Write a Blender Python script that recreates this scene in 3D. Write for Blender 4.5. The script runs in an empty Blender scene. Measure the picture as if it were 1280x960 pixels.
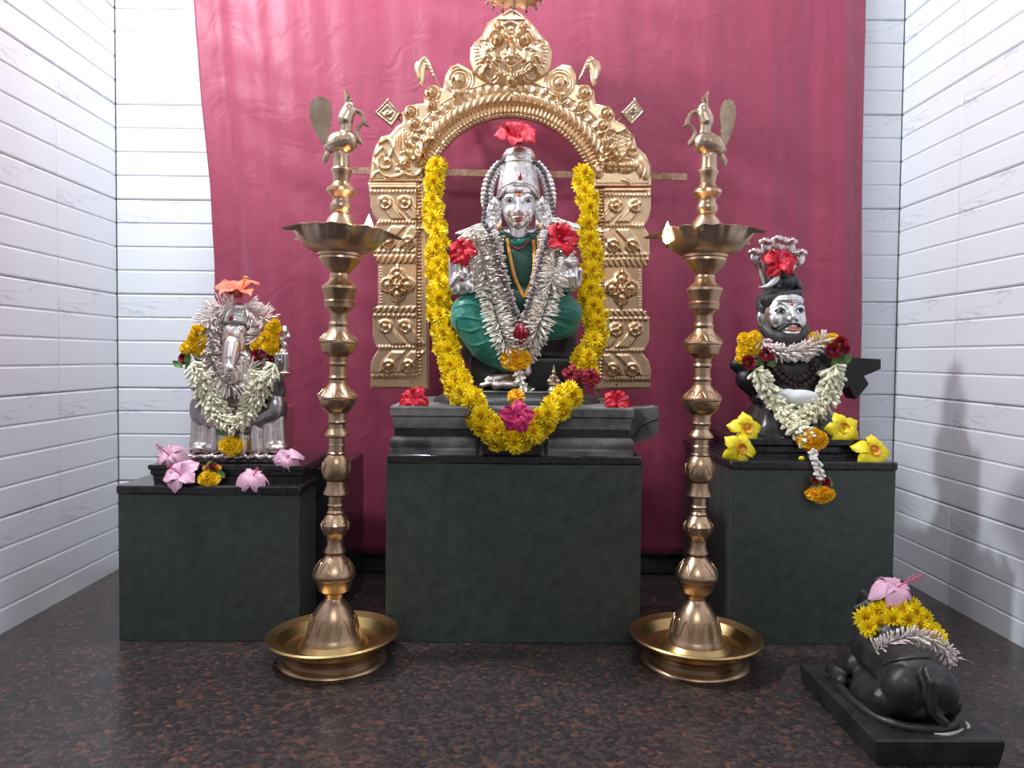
import bpy, math, random
import numpy as np
from mathutils import Vector, Matrix, Quaternion, Euler
random.seed(7); RNG = np.random.default_rng(7)
C = bpy.context.scene.collection
PI = math.pi

# ------------------------------------------------------------------ camera
FPX = 960.0; CAM_Z = 0.696; YAW, PITCH, ROLL = -0.0129, -0.0347, 0.0097
fw = Vector((-math.sin(YAW)*math.cos(PITCH), math.cos(YAW)*math.cos(PITCH), math.sin(PITCH)))
r0 = fw.cross(Vector((0, 0, 1))).normalized(); u0 = r0.cross(fw)
rt = r0*math.cos(ROLL) + u0*math.sin(ROLL); up = -r0*math.sin(ROLL) + u0*math.cos(ROLL)
cam = bpy.data.objects.new('camera', bpy.data.cameras.new('camera')); C.objects.link(cam)
cam.matrix_world = Matrix(((rt.x, up.x, -fw.x, 0), (rt.y, up.y, -fw.y, 0), (rt.z, up.z, -fw.z, CAM_Z), (0, 0, 0, 1)))
cam.data.sensor_width = 36; cam.data.lens = 36*FPX/1280; cam.data.clip_start = 0.02
bpy.context.scene.camera = cam

# ------------------------------------------------------------------ light
sc = bpy.context.scene
sc.view_settings.view_transform = 'Standard'; sc.view_settings.look = 'None'
sc.view_settings.gamma = 1.0; sc.view_settings.use_curve_mapping = False
sc.view_settings.exposure = 0.0
w = bpy.data.worlds.new('hall'); sc.world = w; w.use_nodes = True
w.node_tree.nodes['Background'].inputs[0].default_value = (0.75, 0.78, 0.85, 1)
w.node_tree.nodes['Background'].inputs[1].default_value = 0.34
def area(name, loc, target, sx, sy, power, col):
    l = bpy.data.lights.new(name, 'AREA'); l.shape = 'RECTANGLE'; l.size = sx; l.size_y = sy
    l.energy = power; l.color = col
    o = bpy.data.objects.new(name, l); C.objects.link(o); o.location = loc
    z = (Vector(loc) - Vector(target)).normalized()
    x = Vector((0, 1, 0)).cross(z) if name == 'ceiling_lamp' else Vector((0, 1, 0))
    if name == 'front_fill': x = Vector((1, 0, 0))
    x = (x - z*x.dot(z)).normalized(); y = z.cross(x)
    o.matrix_world = Matrix(((x.x, y.x, z.x, loc[0]), (x.y, y.y, z.y, loc[1]), (x.z, y.z, z.z, loc[2]), (0, 0, 0, 1)))
    return o
area('wall_lamp', (-1.12, 1.66, 2.24), (0.5, 1.95, 0.8), 0.14, 0.14, 36, (0.93, 0.97, 1.0))
area('ceiling_lamp', (0.15, 1.95, 2.56), (0.15, 2.1, 0.5), 1.1, 0.10, 20, (0.95, 0.98, 1.0))
area('front_fill', (0.2, -0.6, 2.3), (0.0, 2.0, 0.6), 1.2, 0.25, 14, (0.97, 0.98, 1.0))  # added fill light behind the camera, brightens the fronts of the idols

# ------------------------------------------------------------------ survey helpers
def at(px, py, Y):                       # point on the plane of depth Y seen at (px, py) of the 1280 x 960 photograph
    d = fw + rt*((px-640)/FPX) + up*((480-py)/FPX)
    t = Y/d.y
    return Vector((d.x*t, Y, CAM_Z + d.z*t))
def floor_at(px, py, z=0.0):
    d = fw + rt*((px-640)/FPX) + up*((480-py)/FPX)
    t = (z-CAM_Z)/d.z
    return Vector((d.x*t, d.y*t, z))
class Frame:                             # a working plane at depth Y; p(px, py, d) d = pixels behind the plane
    def __init__(s, Y): s.Y = Y; s.s = Y/FPX
    def p(s, px, py, d=0.0): return at(px, py, s.Y + d*s.s)

# ------------------------------------------------------------------ mesh helpers
class MB:
    def __init__(s): s.v = []; s.f = []; s.mi = []; s.m = 0
    def add(s, vs, fs):
        b = len(s.v); s.v += [tuple(v) for v in vs]; s.f += [tuple(b+i for i in f) for f in fs]; s.mi += [s.m]*len(fs); return s
    def box(s, x0, x1, y0, y1, z0, z1, ch=0.0):
        if ch <= 0:
            v = [(x, y, z) for z in (z0, z1) for y in (y0, y1) for x in (x0, x1)]
            return s.add(v, [(0, 2, 3, 1), (4, 5, 7, 6), (0, 1, 5, 4), (2, 6, 7, 3), (0, 4, 6, 2), (1, 3, 7, 5)])
        c = ch
        rings = [(z0, c), (z0+c, 0), (z1-c, 0), (z1, c)]; v = []; f = []
        for z, i in rings:
            v += [(x0+i+ (c if i == 0 else 0), y0+i, z), (x1-i-(c if i == 0 else 0), y0+i, z), (x1-i, y0+i+(c if i == 0 else 0), z), (x1-i, y1-i-(c if i == 0 else 0), z),
                  (x1-i-(c if i == 0 else 0), y1-i, z), (x0+i+(c if i == 0 else 0), y1-i, z), (x0+i, y1-i-(c if i == 0 else 0), z), (x0+i, y0+i+(c if i == 0 else 0), z)]
        for k in range(3):
            for i in range(8):
                a = k*8+i; b = k*8+(i+1) % 8; f.append((a, b, b+8, a+8))
        f.append(tuple(reversed(range(8)))); f.append(tuple(range(24, 32)))
        return s.add(v, f)
    def lathe(s, c, prof, n=32, cap=True, sy=1.0, wob=None):   # prof: list of (r, z); c = (x, y)
        v = []; f = []
        for k, (r, z) in enumerate(prof):
            for i in range(n):
                a = 2*PI*i/n; rr, zz = (r, z) if wob is None else wob(r, z, a)
                v.append((c[0]+rr*math.cos(a), c[1]+rr*sy*math.sin(a), zz))
        for k in range(len(prof)-1):
            for i in range(n):
                a = k*n+i; b = k*n+(i+1) % n; f.append((a, b, b+n, a+n))
        if cap:
            f.append(tuple(reversed(range(n)))); f.append(tuple(range((len(prof)-1)*n, len(prof)*n)))
        return s.add(v, f)
    def tube(s, path, rad, n=10, cap=True, flat=1.0, ref=None, closed=False):
        path = [Vector(p) for p in path]; m = len(path)
        if not hasattr(rad, '__len__'): rad = [rad]*m
        v = []; f = []; up_ = None
        for k in range(m):
            if closed: t = path[(k+1) % m]-path[k-1]
            else: t = path[min(k+1, m-1)]-path[max(k-1, 0)]
            if t.length < 1e-9: t = Vector((0, 0, 1))
            t.normalize()
            if up_ is None:
                up_ = Vector(ref) if ref is not None else (Vector((0, 1, 0)) if abs(t.y) < .9 else Vector((1, 0, 0)))
            a = up_ - t*up_.dot(t)
            if a.length < 1e-6: a = t.orthogonal()
            a.normalize(); up_ = a; b = t.cross(a)
            for i in range(n):
                q = 2*PI*i/n; v.append(path[k] + a*(math.cos(q)*rad[k]*flat) + b*(math.sin(q)*rad[k]))
        for k in range(m if closed else m-1):
            for i in range(n):
                p = k*n+i; q = k*n+(i+1) % n; k2 = (k+1) % m
                f.append((p, q, k2*n+(i+1) % n, k2*n+i))
        if cap and not closed:
            f.append(tuple(reversed(range(n)))); f.append(tuple(range((m-1)*n, m*n)))
        return s.add(v, f)
    def cap(s, a, b, ra, rb, n=12):                      # tapered capsule, closed
        a = Vector(a); b = Vector(b); d = (b-a); L = d.length or 1e-6; d /= L
        P = []; R = []
        for q in (80, 60, 35, 10): P.append(a - d*ra*math.sin(math.radians(q))); R.append(ra*math.cos(math.radians(q)))
        for q in (10, 35, 60, 80): P.append(b + d*rb*math.sin(math.radians(q))); R.append(rb*math.cos(math.radians(q)))
        return s.tube(P, R, n)
    def ell(s, c, r, rot=None, nu=16, nv=10):
        c = Vector(c); M = rot if rot is not None else Matrix.Identity(3); v = []; f = []
        v.append(c + M @ Vector((0, 0, -r[2])))
        for j in range(1, nv):
            t = -PI/2 + PI*j/nv
            for i in range(nu):
                a = 2*PI*i/nu
                v.append(c + M @ Vector((r[0]*math.cos(t)*math.cos(a), r[1]*math.cos(t)*math.sin(a), r[2]*math.sin(t))))
        v.append(c + M @ Vector((0, 0, r[2])))
        for i in range(nu): f.append((0, 1+(i+1) % nu, 1+i))
        for j in range(nv-2):
            for i in range(nu):
                a = 1+j*nu+i; b = 1+j*nu+(i+1) % nu; f.append((a, b, b+nu, a+nu))
        T = len(v)-1
        for i in range(nu): f.append((T, 1+(nv-2)*nu+i, 1+(nv-2)*nu+(i+1) % nu))
        return s.add(v, f)
    def grid(s, P, nu, nv):                              # P: nu*nv points
        f = [(j*nu+i, j*nu+i+1, (j+1)*nu+i+1, (j+1)*nu+i) for j in range(nv-1) for i in range(nu-1)]
        return s.add(P, f)
    def slab(s, pts2, fn, th):                           # polygon extruded: fn(x, z, y) -> world
        n = len(pts2); v = [fn(x, z, 0) for x, z in pts2] + [fn(x, z, th) for x, z in pts2]
        return s.add(v, [tuple(range(n)), tuple(reversed(range(n, 2*n)))] + [(i, i+n, (i+1) % n+n, (i+1) % n) for i in range(n)])
    def mesh(s, name, mats, org=(0, 0, 0), smooth=True, ang=38):
        me = bpy.data.meshes.new(name); o = Vector(org)
        A = np.array(s.v, dtype=float).reshape(-1, 3) - np.array(o)
        me.from_pydata(A.tolist(), [], s.f)
        if not isinstance(mats, (list, tuple)): mats = [mats]
        for m in mats: me.materials.append(m)
        if any(s.mi): me.polygons.foreach_set('material_index', s.mi)
        me.update()
        if smooth:
            me.polygons.foreach_set('use_smooth', [True]*len(me.polygons))
            me.set_sharp_from_angle(angle=math.radians(ang))
        return me
ORG = {}
def obj(name, mb, mat, parent=None, org=None, smooth=True, ang=38, kind=None):
    base = ORG.get(parent.name, Vector()) if parent is not None else Vector()
    o_ = Vector(org) if org is not None else (base if parent is not None else Vector())
    me = mb.mesh(name, mat, o_, smooth, ang) if isinstance(mb, MB) else mb
    o = bpy.data.objects.new(name, me); C.objects.link(o)
    if parent is not None: o.parent = parent
    o.location = o_ - base; ORG[o.name] = Vector(o_)
    if kind: o['kind'] = kind
    return o
def inst(name, me, parent, loc, rot=None, scale=1.0):
    base = ORG.get(parent.name, Vector()) if parent is not None else Vector()
    o = bpy.data.objects.new(name, me); C.objects.link(o); o.parent = parent
    o.location = Vector(loc)-base
    if rot is not None: o.rotation_mode = 'QUATERNION'; o.rotation_quaternion = rot
    o.scale = (scale,)*3 if not hasattr(scale, '__len__') else scale
    return o
def thing(name, label, cat, loc, group=None):
    o = bpy.data.objects.new(name, None); C.objects.link(o); o.location = loc; o.empty_display_size = .02
    o['label'] = label; o['category'] = cat
    if group: o['group'] = group
    ORG[o.name] = Vector(loc); return o
def tag(o, label, cat, group=None):
    o['label'] = label; o['category'] = cat
    if group: o['group'] = group
    return o
def remesh(mb, name, mats, vox, smooth=2, org=(0, 0, 0)):
    me = mb.mesh('tmp', mats, org, False); o = bpy.data.objects.new('tmp', me); C.objects.link(o)
    m = o.modifiers.new('r', 'REMESH'); m.mode = 'VOXEL'; m.voxel_size = vox; m.use_smooth_shade = True
    if smooth:
        k = o.modifiers.new('s', 'SMOOTH'); k.factor = .5; k.iterations = smooth
    dg = bpy.context.evaluated_depsgraph_get()
    r = bpy.data.meshes.new_from_object(o.evaluated_get(dg)); r.name = name
    bpy.data.objects.remove(o); bpy.data.meshes.remove(me)
    r.polygons.foreach_set('use_smooth', [True]*len(r.polygons)); return r
def blob(name, mb, mat, parent, vox, smooth=2):
    org = ORG[parent.name]; me = remesh(mb, name, mat, vox, smooth, org)
    return obj(name, me, None, parent)
def facing(n, spin=0.0):
    return Vector(n).to_track_quat('Z', 'Y') @ Quaternion((0, 0, 1), spin)
def spline(pts, n):                                      # Catmull-Rom through tuples, n samples
    P = np.array(pts, float); m = len(P)
    E = np.vstack([2*P[0]-P[1], P, 2*P[-1]-P[-2]]); out = []
    seg = np.linalg.norm(np.diff(P, axis=0), axis=1); cum = np.concatenate([[0], np.cumsum(seg)])
    for d in np.linspace(0, cum[-1], n):
        i = min(int(np.searchsorted(cum, d, 'right')-1), m-2); t = (d-cum[i])/max(seg[i], 1e-9)
        a, b, c, e = E[i], E[i+1], E[i+2], E[i+3]
        out.append(.5*((2*b)+(-a+c)*t+(2*a-5*b+4*c-e)*t*t+(-a+3*b-3*c+e)*t**3))
    return out

# ------------------------------------------------------------------ materials
def mat(name, col, rough=.5, metal=0., col2=None, vs=20., vlo=.35, vhi=.65, bump=0., bs=60., coat=0., sss=0., sheen=0., emit=None, spec=.5, dist=.002):
    m = bpy.data.materials.new(name); m.use_nodes = True; nt = m.node_tree; b = nt.nodes['Principled BSDF']
    b.inputs['Base Color'].default_value = (*col, 1); b.inputs['Roughness'].default_value = rough; b.inputs['Metallic'].default_value = metal
    b.inputs['Specular IOR Level'].default_value = spec
    if coat: b.inputs['Coat Weight'].default_value = coat; b.inputs['Coat Roughness'].default_value = .05
    if sss:
        b.inputs['Subsurface Weight'].default_value = sss; b.inputs['Subsurface Radius'].default_value = (.004, .003, .002); b.inputs['Subsurface Scale'].default_value = 1
    if sheen: b.inputs['Sheen Weight'].default_value = sheen
    if emit: b.inputs['Emission Color'].default_value = (*emit[:3], 1); b.inputs['Emission Strength'].default_value = emit[3]
    tc = None
    if col2 is not None or bump:
        tc = nt.nodes.new('ShaderNodeTexCoord')
    if col2 is not None:
        nz = nt.nodes.new('ShaderNodeTexNoise'); nz.inputs['Scale'].default_value = vs; nz.inputs['Detail'].default_value = 6
        nt.links.new(tc.outputs['Object'], nz.inputs['Vector'])
        cr = nt.nodes.new('ShaderNodeValToRGB'); cr.color_ramp.elements[0].position = vlo; cr.color_ramp.elements[1].position = vhi
        cr.color_ramp.elements[0].color = (*col, 1); cr.color_ramp.elements[1].color = (*col2, 1)
        nt.links.new(nz.outputs['Fac'], cr.inputs[0]); nt.links.new(cr.outputs[0], b.inputs['Base Color'])
    if bump:
        nb = nt.nodes.new('ShaderNodeTexNoise'); nb.inputs['Scale'].default_value = bs; nb.inputs['Detail'].default_value = 4
        nt.links.new(tc.outputs['Object'], nb.inputs['Vector'])
        bp = nt.nodes.new('ShaderNodeBump'); bp.inputs['Strength'].default_value = bump; bp.inputs['Distance'].default_value = dist
        nt.links.new(nb.outputs['Fac'], bp.inputs['Height']); nt.links.new(bp.outputs[0], b.inputs['Normal'])
    return m
def N(nt, t, **k):
    n = nt.nodes.new(t)
    for a, b in k.items(): setattr(n, a, b)
    return n
def ramp(nt, src, stops):
    r = N(nt, 'ShaderNodeValToRGB'); e = r.color_ramp.elements
    while len(e) > 1: e.remove(e[0])
    e[0].position = stops[0][0]; e[0].color = (*stops[0][1], 1)
    for p, c in stops[1:]: q = e.new(p); q.color = (*c, 1)
    nt.links.new(src, r.inputs[0]); return r.outputs[0]
def tile_mat():
    m = mat('glazed_tile', (.78, .79, .83), .16, spec=.5); nt = m.node_tree; b = nt.nodes['Principled BSDF']; L = nt.links
    tc = N(nt, 'ShaderNodeTexCoord'); mp = N(nt, 'ShaderNodeMapping'); mp.inputs['Rotation'].default_value = (0, math.radians(38), 0); mp.inputs['Scale'].default_value = (1.6, 1, 8)
    oi = N(nt, 'ShaderNodeObjectInfo'); ml = N(nt, 'ShaderNodeMath', operation='MULTIPLY'); ml.inputs[1].default_value = .12
    L.new(oi.outputs['Random'], ml.inputs[0]); cb = N(nt, 'ShaderNodeCombineXYZ'); L.new(ml.outputs[0], cb.inputs[0]); L.new(ml.outputs[0], cb.inputs[2])
    L.new(cb.outputs[0], mp.inputs['Location']); L.new(tc.outputs['Object'], mp.inputs['Vector'])
    nz = N(nt, 'ShaderNodeTexNoise'); nz.inputs['Scale'].default_value = 2.4; nz.inputs['Detail'].default_value = 5; nz.inputs['Distortion'].default_value = .5
    L.new(mp.outputs[0], nz.inputs['Vector'])
    v1 = ramp(nt, nz.outputs['Fac'], [(.0, (0, 0, 0)), (.484, (0, 0, 0)), (.50, (1, 1, 1)), (.54, (0, 0, 0)), (1, (0, 0, 0))])
    n2 = N(nt, 'ShaderNodeTexNoise'); n2.inputs['Scale'].default_value = 1.6; n2.inputs['Detail'].default_value = 1; L.new(mp.outputs[0], n2.inputs['Vector'])
    v2 = ramp(nt, n2.outputs['Fac'], [(.50, (0, 0, 0)), (.66, (.8, .8, .8))]); mm = N(nt, 'ShaderNodeMix', data_type='RGBA', blend_type='MULTIPLY'); mm.inputs[0].default_value = 1; L.new(v1, mm.inputs[6]); L.new(v2, mm.inputs[7])
    m3 = N(nt, 'ShaderNodeMix', data_type='RGBA'); L.new(mm.outputs[2], m3.inputs[0]); m3.inputs[6].default_value = (.78, .805, .86, 1); m3.inputs[7].default_value = (.52, .55, .62, 1); v1 = m3.outputs[2]
    L.new(v1, b.inputs['Base Color']); return m
def granite_floor():
    m = mat('polished_brown_granite', (.03, .02, .02), .27, spec=.5); nt = m.node_tree; b = nt.nodes['Principled BSDF']; L = nt.links
    tc = N(nt, 'ShaderNodeTexCoord')
    v = N(nt, 'ShaderNodeTexVoronoi'); v.inputs['Scale'].default_value = 95; v.inputs['Randomness'].default_value = 1
    nz = N(nt, 'ShaderNodeTexNoise'); nz.inputs['Scale'].default_value = 90; nz.inputs['Detail'].default_value = 8; nz.inputs['Roughness'].default_value = .7
    mx = N(nt, 'ShaderNodeVectorMath', operation='ADD'); sc_ = N(nt, 'ShaderNodeVectorMath', operation='SCALE'); sc_.inputs['Scale'].default_value = .03
    L.new(tc.outputs['Object'], nz.inputs['Vector']); L.new(nz.outputs['Color'], sc_.inputs[0]); L.new(tc.outputs['Object'], mx.inputs[0]); L.new(sc_.outputs[0], mx.inputs[1]); L.new(mx.outputs[0], v.inputs['Vector'])
    sep = N(nt, 'ShaderNodeSeparateColor'); L.new(v.outputs['Color'], sep.inputs[0])
    c1 = ramp(nt, sep.outputs[0], [(0, (.030, .027, .029)), (.45, (.046, .040, .042)), (.66, (.062, .050, .049)), (.92, (.080, .056, .050)), (.985, (.15, .066, .046))])
    c2 = ramp(nt, nz.outputs['Fac'], [(.36, (.45, .43, .45)), (.64, (1.35, 1.27, 1.24))])
    mm = N(nt, 'ShaderNodeMix', data_type='RGBA', blend_type='MULTIPLY'); mm.inputs[0].default_value = 1
    L.new(c1, mm.inputs[6]); L.new(c2, mm.inputs[7]); L.new(mm.outputs[2], b.inputs['Base Color']); return m
def green_granite():
    m = mat('dark_green_granite', (.03, .04, .035), .30, spec=.5); nt = m.node_tree; b = nt.nodes['Principled BSDF']; L = nt.links
    tc = N(nt, 'ShaderNodeTexCoord'); nz = N(nt, 'ShaderNodeTexNoise'); nz.inputs['Scale'].default_value = 38; nz.inputs['Detail'].default_value = 9; nz.inputs['Roughness'].default_value = .65
    L.new(tc.outputs['Object'], nz.inputs['Vector'])
    c = ramp(nt, nz.outputs['Fac'], [(.3, (.040, .050, .045)), (.6, (.066, .080, .072)), (.74, (.085, .10, .092)), (.80, (.15, .16, .155))])
    L.new(c, b.inputs['Base Color']); return m
def cloth_mat():
    m = mat('magenta_satin', (.3, .02, .06), .52, sheen=.45, spec=.45); nt = m.node_tree; b = nt.nodes['Principled BSDF']; L = nt.links
    tc = N(nt, 'ShaderNodeTexCoord'); mp = N(nt, 'ShaderNodeMapping'); mp.inputs['Scale'].default_value = (26, 1, 2.5); L.new(tc.outputs['Object'], mp.inputs[0])
    nz = N(nt, 'ShaderNodeTexNoise'); nz.inputs['Scale'].default_value = 2; nz.inputs['Detail'].default_value = 6; L.new(mp.outputs[0], nz.inputs['Vector'])
    c = ramp(nt, nz.outputs['Fac'], [(.3, (.25, .022, .062)), (.7, (.295, .028, .080))]); L.new(c, b.inputs['Base Color'])
    n2 = N(nt, 'ShaderNodeTexNoise'); n2.inputs['Scale'].default_value = 9; n2.inputs['Detail'].default_value = 5; n2.inputs['Distortion'].default_value = 1.2; L.new(tc.outputs['Object'], n2.inputs['Vector'])
    bp = N(nt, 'ShaderNodeBump'); bp.inputs['Strength'].default_value = .35; bp.inputs['Distance'].default_value = .012; L.new(n2.outputs['Fac'], bp.inputs['Height']); L.new(bp.outputs[0], b.inputs['Normal'])
    return m
M = {}
M['tile'] = tile_mat(); M['floor'] = granite_floor(); M['green'] = green_granite(); M['cloth'] = cloth_mat()
M['grout'] = mat('grey_grout', (.42, .40, .38), .9)
M['plaster'] = mat('white_plaster', (.75, .76, .78), .8)
M['black_gran'] = mat('polished_black_granite', (.014, .013, .015), .14, col2=(.035, .030, .032), vs=90, spec=.5)
M['stone'] = mat('carved_black_stone', (.010, .010, .011), .40, col2=(.032, .032, .034), vs=22, bump=.35, bs=130, spec=.5)
M['greystone'] = mat('worn_grey_stone', (.050, .050, .052), .60, col2=(.26, .255, .25), vs=16, bump=.6, bs=90)
M['brass'] = mat('aged_brass', (.46, .30, .18), .30, 1., col2=(.60, .43, .29), vs=16, bump=.12, bs=70)
M['brass_dish'] = mat('oily_brass', (.46, .28, .12), .32, 1., col2=(.58, .42, .18), vs=9, bump=.1, bs=60)
M['brass_dull'] = mat('tarnished_bronze', (.44, .31, .21), .36, 1., col2=(.60, .47, .36), vs=24, bump=.25, bs=90)
M['gold'] = mat('beaten_gilt_sheet', (.76, .55, .35), .35, 1., col2=(.66, .46, .28), vs=10, bump=.15, bs=120)
M['gold_dark'] = mat('darkened_gilt_sheet', (.42, .30, .20), .42, 1., col2=(.55, .42, .30), vs=20, bump=.15, bs=120)
M['iron'] = mat('rusty_flat_iron', (.20, .10, .06), .6, .3, col2=(.36, .22, .15), vs=60, bump=.4, bs=120)
M['silver'] = mat('beaten_silver', (.72, .71, .71), .30, 1., col2=(.86, .85, .86), vs=30, vlo=.4, vhi=.6, bump=.15, bs=60)
M['chased'] = mat('chased_silver', (.62, .60, .59), .30, 1., col2=(.84, .83, .82), vs=50, bump=.9, bs=170, dist=.003)
M['silver_worn'] = mat('worn_reddish_silver', (.66, .55, .52), .30, 1., col2=(.82, .76, .75), vs=26, bump=.35, bs=80)
M['silver_dark'] = mat('grimy_silver', (.28, .25, .27), .28, 1., col2=(.48, .45, .46), vs=30, bump=.2, bs=60)
M['charcoal'] = mat('charcoal_line', (.05, .045, .05), .5)
M['black'] = mat('black_paint', (.012, .012, .013), .45)
M['lip'] = mat('red_lip_paint', (.42, .06, .05), .4)
M['white'] = mat('white_paint', (.8, .8, .8), .5)
M['tilak'] = mat('orange_paste', (.80, .16, .04), .7)
M['kumkum'] = mat('red_paste', (.35, .02, .03), .7)
M['green_cloth'] = mat('green_silk', (.003, .13, .092), .42, col2=(.005, .20, .145), vs=12, bump=.3, bs=30, sheen=.3)
M['green_dark'] = mat('dark_green_silk', (.003, .045, .030), .5, col2=(.004, .07, .048), vs=14, bump=.3, bs=30)
M['orange_braid'] = mat('orange_gold_braid', (.62, .26, .06), .45, .4, col2=(.75, .42, .12), vs=80, bump=.4, bs=160)
M['cord'] = mat('dark_cord', (.03, .03, .05), .7)
M['bead'] = mat('grey_rudraksha', (.10, .09, .095), .6, col2=(.24, .22, .23), vs=90, bump=.8, bs=260)
M['bead_brown'] = mat('brown_rudraksha', (.045, .025, .025), .55, col2=(.10, .06, .055), vs=90, bump=.8, bs=260)
M['petal_y'] = mat('yellow_petal', (.95, .70, .001), .55, col2=(.98, .80, .006), vs=40, sss=.0)
M['petal_o'] = mat('marigold_petal', (.92, .42, .001), .55, col2=(.95, .60, .004), vs=70)
M['petal_m'] = mat('yellow_marigold_petal', (.95, .58, .001), .55, col2=(.97, .72, .006), vs=70)
M['eye_o'] = mat('flower_centre', (.42, .13, .01), .7, col2=(.62, .26, .01), vs=90)
M['red'] = mat('red_petal', (.50, .004, .02), .5, col2=(.64, .012, .04), vs=30)
M['magenta'] = mat('magenta_petal', (.66, .02, .14), .5, col2=(.80, .06, .24), vs=30)
M['crimson'] = mat('crimson_rose_petal', (.22, .006, .02), .55, col2=(.38, .012, .04), vs=60)
M['coral'] = mat('coral_petal', (.78, .10, .06), .5, col2=(.85, .22, .12), vs=18)
M['pink'] = mat('pale_pink_petal', (.66, .34, .50), .5, col2=(.76, .46, .60), vs=22)
M['pinkdeep'] = mat('deep_pink_stamen', (.70, .12, .25), .5)
M['yellow'] = mat('allamanda_petal', (.85, .66, .004), .42, col2=(.88, .74, .02), vs=20)
M['throat'] = mat('orange_throat', (.75, .27, .01), .5)
M['bud_w'] = mat('white_bud', (.86, .82, .74), .5, col2=(.90, .87, .80), vs=120)
M['bud_p'] = mat('pinkish_white_bud', (.74, .60, .56), .5, col2=(.90, .84, .80), vs=90)
M['bud_c'] = mat('cream_jasmine_bud', (.78, .75, .52), .5, col2=(.90, .88, .72), vs=60)
M['leaf'] = mat('green_leaf', (.05, .13, .02), .5, col2=(.14, .26, .06), vs=60)
M['thread'] = mat('thread', (.35, .30, .22), .8)
M['flame'] = mat('flame', (1, .7, .4), .5, emit=(1.0, .55, .25, 28))
M['wick'] = mat('burnt_wick', (.02, .015, .01), .9)
M['clothw'] = mat('white_cotton', (.75, .76, .80), .8)
M['ruby'] = mat('ruby', (.35, .01, .04), .15)
M['milk'] = mat('dried_milk', (.60, .58, .50), .6)

# ------------------------------------------------------------------ the room
XL, XR, YB, TW, TH, ZT = -1.234, 1.2775, 2.48, .324, .30, 1.491-.005
def structure(o): o['kind'] = 'structure'; return o
flo = structure(obj('floor', MB().box(XL-.12, XR+.12, -1.2, YB+.12, -.06, 0), M['floor'], smooth=False))
ceil = structure(obj('ceiling', MB().box(XL-.12, XR+.12, -.2, YB+.12, 2.70, 2.78), M['plaster'], smooth=False))
wb = structure(obj('wall_back', MB().box(XL-.10, XR+.10, YB+.009, YB+.1, 0, 2.7), M['grout'], smooth=False))
wl = structure(obj('wall_left', MB().box(XL-.10, XL-.009, .2, YB+.009, 0, 2.7), M['grout'], smooth=False))
wr = structure(obj('wall_right', MB().box(XR+.009, XR+.10, .2, YB+.009, 0, 2.7), M['grout'], smooth=False))
def tile_mesh(wd, z0=0.0):
    mb = MB(); g = .0012
    for k in range(4):
        a = k*TH/4 + (g if k == 0 else .0004); b = (k+1)*TH/4 - (g if k == 3 else .0004)
        if b <= z0: continue
        a = max(a, z0); x0, x1 = g, wd-g; c = .0045; e = .0015
        v = [(x0, .009, a), (x1, .009, a), (x1, .009, b), (x0, .009, b), (x0, .003, a), (x1, .003, a), (x1, .003, b), (x0, .003, b),
             (x0+e, 0, a+c), (x1-e, 0, a+c), (x1-e, 0, b-c), (x0+e, 0, b-c)]
        mb.add(v, [(0, 1, 5, 4), (1, 2, 6, 5), (2, 3, 7, 6), (3, 0, 4, 7), (4, 5, 9, 8), (5, 6, 10, 9), (6, 7, 11, 10), (7, 4, 8, 11), (8, 9, 10, 11)])
    for k in range(1, 4): z = k*TH/4; mb.add([(g, .0034, z-.002), (wd-g, .0034, z-.002), (wd-g, .0034, z+.002), (g, .0034, z+.002)], [(0, 1, 2, 3)])
    return mb.mesh('tile', M['tile'], smooth=False)
TM = {}
def tile(wall, loc, rz, wd, row):
    z0 = 0.0 if row >= 0 else 0.0
    key = (round(wd, 3))
    if key not in TM: TM[key] = tile_mesh(wd)
    o = bpy.data.objects.new('tile', TM[key]); C.objects.link(o); o.parent = wall; o.location = loc; o.rotation_euler = (0, 0, rz); return o
rows = [ZT-.3*k for k in range(5, -4, -1)]          # bottoms of tile courses
rows = [z if z > 0 else .0005-.0 for z in rows]
rows = [z for z in [ZT-.3*5+.3*k for k in range(9)]]
for k, z in enumerate(rows):
    zz = max(z, z)                                    # the lowest course runs a few millimetres below the floor finish
    n = int((XR-XL)/TW)
    for i in range(n): tile(wb, (XL+i*TW, YB, zz), 0, TW, k)
    tile(wb, (XL+n*TW, YB, zz), 0, XR-XL-n*TW, k)
    for i in range(7):
        tile(wl, (XL, YB-(i+1)*TW, zz), PI/2, TW, k)
        tile(wr, (XR, YB-i*TW, zz), -PI/2, TW, k)
structure(obj('baseboard_back', MB().box(-.62, .62, YB-.018, YB-.001, 0.0, .062, .003), M['green'], smooth=False))

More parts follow.
